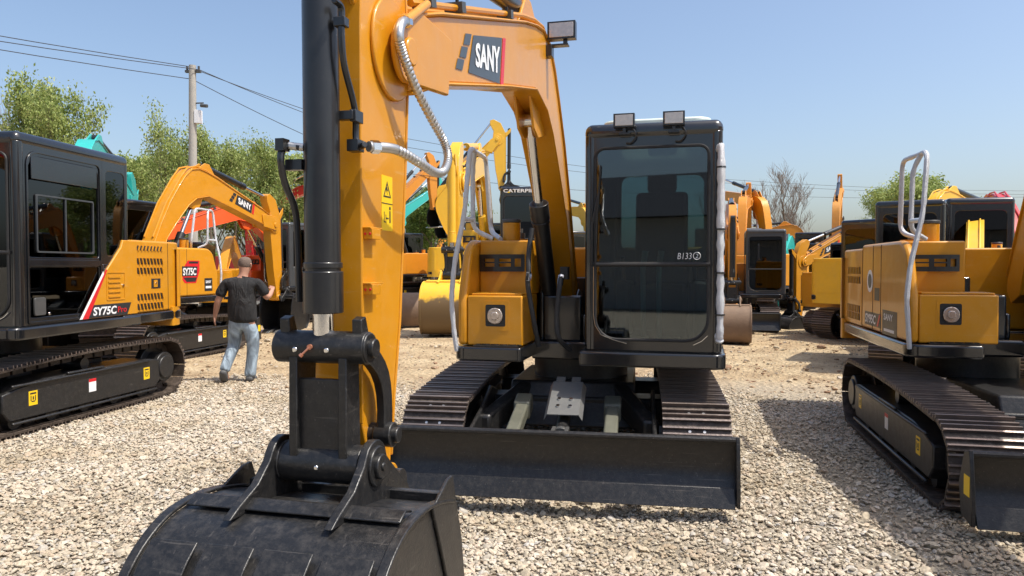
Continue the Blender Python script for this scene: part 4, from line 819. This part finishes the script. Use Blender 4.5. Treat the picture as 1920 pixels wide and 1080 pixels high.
def make_tree(seed, h, spread, leaves, leafsz, bare=False, thin=.5, levels=4, trunk_r=.11, first=.3, lean=0):
    rn = random.Random(seed); tips = []; b = MB(); tw = MB()
    def grow(p, d, L, r, lev):
        n = 4 if lev < levels else 3; pts = [p]; rs = [r]; q = p.copy(); dd = d.copy()
        for i in range(n):
            dd = (dd+Vector((rn.uniform(-1, 1), rn.uniform(-1, 1), rn.uniform(-.35, .7)))*(.13 if lev == 0 else .22)).normalized()
            q = q+dd*L/n; pts.append(q.copy()); rs.append(r*(1-(.5 if lev else .55)*(i+1)/n))
            if lev >= levels-1: tips.append((q.copy(), lev))
        (b if lev < 2 else tw).tube(pts, rs, 7 if lev < 2 else 4)
        if lev < levels:
            k = (7 if lev == 0 else 4) if not bare else (10 if lev == 0 else 5)
            for i in range(k):
                t = (first+(1-first)*(i+rn.random()*.6)/k) if lev == 0 else rn.uniform(.3, 1)
                j = min(n-1, int(t*n)); pp = pts[j]+(pts[j+1]-pts[j])*(t*n-j); az = rn.uniform(0, 6.28) if lev else i*2.4+rn.uniform(-.4, .4)
                side = Vector((math.cos(az), math.sin(az), 0)); dn = (dd*(.8 if bare else .55)+side*(.55 if bare else .8)*spread+Vector((0, 0, .35))).normalized()
                grow(pp, dn, L*rn.uniform(.42, .62)*(1.12 if lev else (1.05-.35*t)), max(.010 if bare else .006, rs[j]*.55), lev+1)
    grow(Vector((0, 0, -.05)), Vector((lean, 0, 1)).normalized(), h*.80, trunk_r, 0)
    zt = max(t[0].z for t in tips); s = h/zt
    b.v = [(x*s, y*s, z*s) for x, y, z in b.v]; tw.v = [(x*s, y*s, z*s) for x, y, z in tw.v]
    crown = None
    if leaves:
        g = np.random.RandomState(seed); T = np.array([[*t[0]] for t in tips])*s; T = T[T[:, 2] > h*.22*(1 if leaves > 0 else 1)]
        # keep some tips bare so that the sky shows through
        keep = g.rand(len(T)) < thin; T = T[keep]; k = g.randint(0, len(T), leaves); c = T[k]+g.normal(0, 1, (leaves, 3))*np.array([.26, .26, .2])*h/8
        clump = g.rand(len(T))[k]; a = g.normal(size=(leaves, 3)); a /= np.linalg.norm(a, axis=1)[:, None]; u = np.cross(a, g.normal(size=(leaves, 3))); u /= np.linalg.norm(u, axis=1)[:, None]; v = np.cross(a, u)
        sz = (leafsz*g.uniform(.6, 1.3, leaves))[:, None]; V = np.stack([c-u*sz, c+v*sz*.55, c+u*sz, c-v*sz*.55], 1).reshape(-1, 3)
        me = bpy.data.meshes.new('crown'); me.vertices.add(len(V)); me.vertices.foreach_set('co', V.ravel()); me.loops.add(len(V)); me.loops.foreach_set('vertex_index', np.arange(len(V))); me.polygons.add(leaves); me.polygons.foreach_set('loop_start', np.arange(0, len(V), 4))
        at = me.attributes.new('tint', 'FLOAT', 'FACE'); at.data.foreach_set('value', np.clip(clump*.75+g.normal(0, .13, leaves)+.12, 0, 1).astype(np.float32)); me.update(); me.validate(); crown = me
    return b, tw, crown
TREES = {}
def tree(kind, spec, loc, rz, label, group=None, leaf=None, sc=1, name='tree'):
    if kind not in TREES:
        b, tw, crown = make_tree(*spec[0], **spec[1]); o1 = b.build('trunk', BARK, None, smooth=True); o2 = tw.build('branches', BARKL if spec[1].get('bare') else BARK, None, smooth=False)
        TREES[kind] = (o1.data, o2.data, crown); bpy.data.objects.remove(o1); bpy.data.objects.remove(o2)
    r = thing(name, label, 'tree', loc, rz, group); wx = {'tallA': .72, 'tallB': .66, 'airy': .62, 'bushA': 1.0, 'bushB': 1.0, 'bare': 1.25, 'round': 1.2}.get(kind, 1); r.scale = (sc*wx, sc*wx, sc)
    for nm, me in zip(('trunk', 'branches', 'crown'), TREES[kind]):
        if me is None: continue
        if nm == 'crown':
            if not me.materials: me.materials.append(leaf or LEAF)
        o = bpy.data.objects.new(nm, me); COL.objects.link(o); o.parent = r
def at(px, d): return ((px-960)/1400*d, d, 0)
KT = {'tallA': ((11, 8.5, .62, 11000, .075), dict(thin=.45, first=.3)), 'tallB': ((23, 8.2, .62, 12000, .075), dict(thin=.5, first=.25)), 'airy': ((37, 9, .6, 6500, .075), dict(thin=.3, first=.3, trunk_r=.13)),
      'bushA': ((41, 7, .95, 14000, .08), dict(thin=.6, first=.1)), 'bushB': ((57, 7, .8, 13000, .08), dict(thin=.6, first=.08)),
      'bare': ((5, 9, .8, 0, 0), dict(bare=True, levels=4, first=.16, trunk_r=.15)), 'barethin': ((9, 8, .5, 0, 0), dict(bare=True, levels=3, first=.2, trunk_r=.08)),
      'round': ((71, 7.5, 1.1, 19000, .08), dict(thin=.6, first=.3, trunk_r=.12))}
for kind, px, topy, d, lab in [
    ('tallA', 62, 150, 27, 'broad young leafy tree farthest left, above the black cab roof'),
    ('tallB', 128, 158, 26, 'leafy tree with a rounded yellow green crown right behind the teal boom tip'),
    ('barethin', 14, 140, 30, 'bare grey twiggy tree at the left edge of the photo'),
    ('airy', 318, 186, 30, 'tall airy tree with thin foliage just left of the concrete pole'),
    ('bushA', 274, 290, 33, 'dense low green tree between the black cabs and the airy tree'),
    ('bushB', 215, 335, 36, 'bushy tree whose crown peeks out right of the large black cab'),
    ('tallB', 400, 250, 31, 'leafy tree directly right of the concrete pole'),
    ('airy', 432, 240, 33, 'thin tree whose top stands out above the belt right of the pole'),
    ('tallA', 506, 262, 31, 'leafy tree left of the black hydraulic cylinder'),
    ('bushB', 462, 285, 36, 'green bushy tree behind the amber boom'),
    ('bushA', 545, 285, 36, 'bushy tree farthest right of the left hand tree belt'),
    ('barethin', 474, 262, 38, 'bare slender tree among the green belt trees'),
    ('bushB', 360, 270, 36, 'bushy green tree right behind the concrete pole'),
    ('bushB', 300, 300, 38, 'low bushy tree at the foot of the airy tree'),
    ('bushA', 600, 300, 42, 'bushy tree mostly hidden behind the big amber arm'),
    ('bushB', 180, 330, 38, 'low bushy tree behind the large black cab'),
    ('round', 812, 345, 52, 'dark green tree behind the bright yellow arm'),
    ('bushA', 775, 360, 56, 'dark green tree left of the bright yellow arm'),
    ('bushB', 868, 392, 56, 'dark green tree seen under the bright yellow boom'),
    ('bare', 1492, 290, 42, 'large bare spreading tree against the sky'),
    ('barethin', 1362, 345, 48, 'slim bare tree close to the right side of the tall cab'),
    ('barethin', 1446, 355, 50, 'slim bare tree left of the large bare tree'),
    ('round', 1722, 318, 38, 'round airy green tree above the yellow boom hump'),
    ('tallB', 1650, 345, 44, 'pale green tree left of the grey handrail'),
    ('barethin', 1858, 385, 44, 'low bare tree left of the red boom'),
    ('barethin', 1838, 400, 50, 'faint bare tree between the black cab and the red boom')]:
    h = 1.6+(500-topy)/1400*d; hh = KT[kind][0][1]; dark = d > 50
    x, y, z = at(px, d); k2 = kind+('D' if dark else '')
    tree(k2, KT[kind], (x, y, 0), px*.7, lab, None, LEAFD if dark else LEAF, h/hh, 'bare_tree' if 'bare' in kind else 'tree')
# far-off wood, one mass
def wood():
    g = np.random.RandomState(2); n = 60000; ang = g.uniform(-.85, .85, n); d = g.uniform(105, 135, n); hh = 2.2+1.6*np.sin(ang*23)+.9*np.sin(ang*61+1)+1.2*(ang < -.1); z = g.rand(n)**.8*(hh+1.5)
    c = np.stack([np.tan(ang)*d, d, z], 1); a = g.normal(size=(n, 3)); a /= np.linalg.norm(a, axis=1)[:, None]; u = np.cross(a, g.normal(size=(n, 3))); u /= np.linalg.norm(u, axis=1)[:, None]; v = np.cross(a, u); sz = g.uniform(.2, .5, n)[:, None]
    V = np.stack([c-u*sz, c+v*sz*.6, c+u*sz, c-v*sz*.6], 1).reshape(-1, 3); me = bpy.data.meshes.new('wood'); me.vertices.add(len(V)); me.vertices.foreach_set('co', V.ravel()); me.loops.add(len(V)); me.loops.foreach_set('vertex_index', np.arange(len(V))); me.polygons.add(n); me.polygons.foreach_set('loop_start', np.arange(0, len(V), 4))
    t = me.attributes.new('tint', 'FLOAT', 'FACE'); t.data.foreach_set('value', g.rand(n).astype(np.float32)); me.update(); me.validate(); me.materials.append(LEAFD); o = bpy.data.objects.new('distant_wood', me); COL.objects.link(o); tag(o, 'far-off low belt of trees along the horizon', 'wood', None, 'stuff')
wood()
# ---------------------------------------------------------------- utility pole and wires
t = thing('utility_pole', 'weathered concrete utility pole with a small white box, in front of the trees', 'pole', (-11.1, 26, 0))
b = MB(); b.cyl((0, 0, 0), (.06, 0, 8.55), .17, 20, .115); b.build('shaft', M['concrete'], t)
b = MB(); b.box((-.18, -.06, 8.3), (.35, .06, 8.38)).cyl((-.12, 0, 8.38), (-.12, 0, 8.52), .04, 8).cyl((.28, 0, 8.38), (.28, 0, 8.52), .04, 8); b.build('crossarm', M['greyplate'], t)
MB().box((.14, -.12, 6.55), (.36, .08, 7.0)).build('meter_box', M['white'], t, bevel=.01)
b = MB(); b.cyl((.1, 0, 7.25), (.45, -.05, 7.25), .025, 8).cyl((.38, -.1, 7.15), (.62, -.16, 7.12), .06, 10); b.build('security_camera', M['greyplate'], t)
def wire(pts, label):
    P = []
    for i in range(len(pts)-1):
        a, c = Vector(pts[i]), Vector(pts[i+1]); n = 10
        for k in range(n): t_ = k/n; P.append(a+(c-a)*t_-Vector((0, 0, 1))*((c-a).length*.012)*4*t_*(1-t_))
    P.append(Vector(pts[-1])); o = MB().tube(P, .013, 5).build('power_wire', M['wire']); tag(o, label, 'wire', 'overhead wires on the pole')
wire([(-26, 8, 8.2), (-11.22, 26, 8.52), (-5.8, 41, 8.6), (16.4, 59, 8.5), (60, 66, 8.5)], 'upper overhead wire meeting the top of the concrete pole')
wire([(-26, 8, 7.75), (-10.8, 26, 8.40), (-5.6, 41, 8.1), (16.6, 59, 8.2), (60, 66, 8.2)], 'lower overhead wire just beneath the pole top')
wire([(-26.5, 8.5, 8.05), (-11.1, 26.1, 8.1), (-6.0, 37, 6.3), (16.4, 58, 7.2), (60, 65, 8.35)], 'sagging overhead wire sloping down right of the pole')
# ---------------------------------------------------------------- person
def skin(name, chains, mat, parent, sub=2, root=(0, 0)):
    """chains: lists of (x,y,z,rx,ry); a vertex that repeats joins the chains"""
    import bmesh
    bm = bmesh.new(); ly = bm.verts.layers.skin.verify(); idx = {}
    for ci, ch in enumerate(chains):
        prev = None
        for (x, y, z, rx, ry) in ch:
            k = (round(x, 4), round(y, 4), round(z, 4))
            if k not in idx:
                v = bm.verts.new((x, y, z)); v[ly].radius = (rx, ry); idx[k] = v
                if len(idx) == 1: v[ly].use_root = True
            v = idx[k]
            if prev is not None and prev is not v and not bm.edges.get((prev, v)): bm.edges.new((prev, v))
            prev = v
    me = bpy.data.meshes.new(name); bm.to_mesh(me); bm.free(); o = bpy.data.objects.new(name, me); COL.objects.link(o)
    s = o.modifiers.new('skin', 'SKIN'); s.use_smooth_shade = True; s.branch_smoothing = .6; u = o.modifiers.new('sub', 'SUBSURF'); u.levels = sub; u.render_levels = sub
    dg = bpy.context.evaluated_depsgraph_get(); m2 = bpy.data.meshes.new_from_object(o.evaluated_get(dg)); bpy.data.objects.remove(o)
    m2.materials.clear(); m2.materials.append(mat); m2.polygons.foreach_set('use_smooth', [True]*len(m2.polygons)); o = bpy.data.objects.new(name, m2); COL.objects.link(o)
    if parent: o.parent = parent
    return o
SKIN = paint('skin', (.46, .24, .16), .55, var=.1, scale=12); SHIRT = paint('black_cotton', (.012, .012, .013), .85, var=.3, scale=9, bump=.5)
def fabric(name, col, col2, sc):
    m, t, b = newmat(name); N = t.nodes; L = t.links; tc = N.new('ShaderNodeTexCoord'); mp = N.new('ShaderNodeMapping'); mp.inputs['Scale'].default_value = (1, 1, .45); L.new(tc.outputs['Object'], mp.inputs[0]); n = N.new('ShaderNodeTexNoise'); n.inputs['Scale'].default_value = sc; n.inputs['Detail'].default_value = 3; n.inputs['Distortion'].default_value = 1.2; L.new(mp.outputs[0], n.inputs['Vector'])
    x = N.new('ShaderNodeMix'); x.data_type = 'RGBA'; x.inputs[6].default_value = (*col, 1); x.inputs[7].default_value = (*col2, 1); mr = N.new('ShaderNodeMapRange'); mr.inputs[1].default_value = .38; mr.inputs[2].default_value = .62; L.new(n.outputs[0], mr.inputs[0]); L.new(mr.outputs[0], x.inputs[0]); L.new(x.outputs[2], b.inputs['Base Color']); b.inputs['Roughness'].default_value = .85
    bp = N.new('ShaderNodeBump'); bp.inputs['Strength'].default_value = 1; bp.inputs['Distance'].default_value = .05; L.new(n.outputs[0], bp.inputs['Height']); L.new(bp.outputs[0], b.inputs['Normal']); return m
SHIRT = fabric('black_cotton', (.010, .010, .011), (.022, .021, .021), 7)
JEAN = fabric('faded_denim', (.16, .20, .24), (.40, .50, .58), 6) if True else paint('faded_denim', (.26, .35, .44), .85, var=.35, scale=5, bump=.5); SHOE = paint('grey_trainer', (.10, .10, .10), .7, var=.3); HAIR = paint('cropped_hair', (.15, .105, .08), .8, var=.4, scale=40, bump=.5)
def person():
    t = thing('person', 'person in black t-shirt and faded jeans walking away across the yard, right forearm raised', 'person', (-3.74, 10.35, 0), 0)
    pel = (.0, 0, .92, .15, .11)
    kn_l = (-.13, .06, .50, .062, .066); an_l = (-.185, -.19, .20, .040, .045); kn_r = (.13, .05, .50, .062, .066); an_r = (.085, .02, .10, .042, .048)
    sh_l = (-.21, .0, 1.375, .044, .046); el_l = (-.325, -.04, 1.13, .050, .050); wr_l = (-.385, .01, .92, .030, .033); sh_r = (.21, .0, 1.375, .044, .046); el_r = (.335, .03, 1.16, .050, .050); wr_r = (.35, .20, 1.26, .030, .033)
    ch = [[pel, (0, -.01, 1.08, .145, .105), (0, -.01, 1.24, .165, .11), (0, 0, 1.38, .11, .075), (.01, .01, 1.47, .066, .066), (.02, .02, 1.53, .064, .068), (.03, .035, 1.60, .080, .096), (.03, .04, 1.67, .080, .100), (.03, .035, 1.735, .048, .06)],
          [(0, 0, 1.38, .11, .075), sh_l, el_l, wr_l, (-.392, .02, .88, .036, .022)], [(0, 0, 1.38, .11, .075), sh_r, el_r, wr_r, (.345, .235, 1.28, .036, .024)],
          [pel, (-.095, 0, .84, .10, .105), kn_l, an_l, (-.20, -.10, .09, .042, .034), (-.20, -.03, .035, .03, .025)], [pel, (.095, 0, .84, .10, .105), kn_r, an_r, (.085, .10, .04, .042, .03), (.09, .16, .03, .03, .022)]]
    # fingers
    for bx, by, bz, dx, dy, dz, side in ((-.392, .02, .88, -.1, .15, -1, -1), (.345, .235, 1.28, -.35, .75, .45, 1)):
        D = Vector((dx, dy, dz)).normalized(); X = Vector((.25*side, 1, .1)).normalized() if side < 0 else Vector((.9, .4, -.1)).normalized()
        for k, (o_, l_) in enumerate(((-.026, .062), (-.009, .070), (.009, .066), (.026, .052))):
            a = Vector((bx, by, bz))+X*o_+D*.035; m = a+D*l_*.5; e = m+(D*.8+Vector((.35*(-side), .1, 0)))*l_*.5
            ch.append([(bx, by, bz, .036, .022 if side < 0 else .024), (*a, .010, .010), (*m, .009, .009), (*e, .0075, .0075)])
        a = Vector((bx, by, bz))-X*.034+D*.0; e = a-X*.014+D*.05; ch.append([(bx, by, bz, .036, .022 if side < 0 else .024), (*a, .012, .012), (*e, .009, .009)])
    body = skin('body', ch, SKIN, t)
    b = MB()
    for s in (-1, 1): b.tube([(.03+s*.078, .03, 1.585), (.03+s*.088, .018, 1.61), (.03+s*.088, .015, 1.635), (.03+s*.08, .03, 1.65)], [.008, .012, .012, .006], 8)
    b.build('ear', SKIN, body)
    b = MB(); b.tube([(.03, .128, 1.64), (.03, .15, 1.60), (.03, .135, 1.59)], [.008, .014, .008], 8); b.build('nose', SKIN, body)
    skin('hair', [[(.025, .022, 1.565, .066, .070), (.03, .026, 1.62, .084, .096), (.03, .030, 1.68, .085, .102), (.03, .032, 1.742, .052, .066)]], HAIR, t)
    shb = (0, 0, 1.39, .165, .115)
    skin('t_shirt', [[(0, .0, .80, .205, .150), (0, .0, .90, .215, .160), (0, -.012, 1.0, .215, .155), (0, -.015, 1.12, .215, .150), (0, -.018, 1.26, .225, .150), shb, (.01, .01, 1.462, .088, .08)],
                     [shb, (-.215, 0, 1.385, .085, .085), (-.275, -.02, 1.27, .078, .082), (-.31, -.035, 1.17, .080, .082)], [shb, (.215, 0, 1.385, .085, .085), (.28, .015, 1.28, .078, .082), (.32, .025, 1.19, .080, .082)]], SHIRT, t)
    skin('jeans', [[(0, 0, .96, .180, .135), (0, 0, .88, .185, .15), (-.105, 0, .78, .125, .130), (-.120, .03, .64, .100, .105), (-.138, .05, .50, .085, .088), (-.165, -.06, .36, .080, .082), (-.185, -.165, .21, .074, .074), (-.19, -.19, .16, .074, .074)],
                   [(0, 0, .88, .185, .15), (.105, 0, .78, .125, .130), (.122, .03, .64, .100, .105), (.130, .045, .50, .088, .090), (.112, .03, .30, .080, .082), (.092, .02, .12, .082, .084), (.090, .02, .055, .084, .09)]], JEAN, t)
    skin('shoe', [[(-.19, -.23, .20, .050, .05), (-.20, -.20, .13, .058, .042), (-.205, -.16, .06, .062, .036), (-.205, -.10, .015, .05, .022)]], SHOE, t)
    skin('shoe', [[(.088, -.06, .045, .055, .045), (.09, .04, .05, .055, .045), (.10, .15, .04, .054, .032), (.105, .19, .03, .035, .02)]], SHOE, t)
person()
# ---------------------------------------------------------------- shed behind the camera (mirrored in the cab glass)
t = thing('storage_shed', 'long storage shed with grey wall and dark pitched roof behind the photographer', 'shed', (4, -26, 0))
MB().box((-24, 0, 0), (24, 10, 3.4)).build('wall', paint('rendered_wall', (.35, .34, .32), .9), t)
MB().prism([(-.6, 3.42), (5, 5.6), (10.6, 3.42)], -24.5, 24.5).build('roof', paint('dark_tiles', (.05, .05, .055), .7), t)
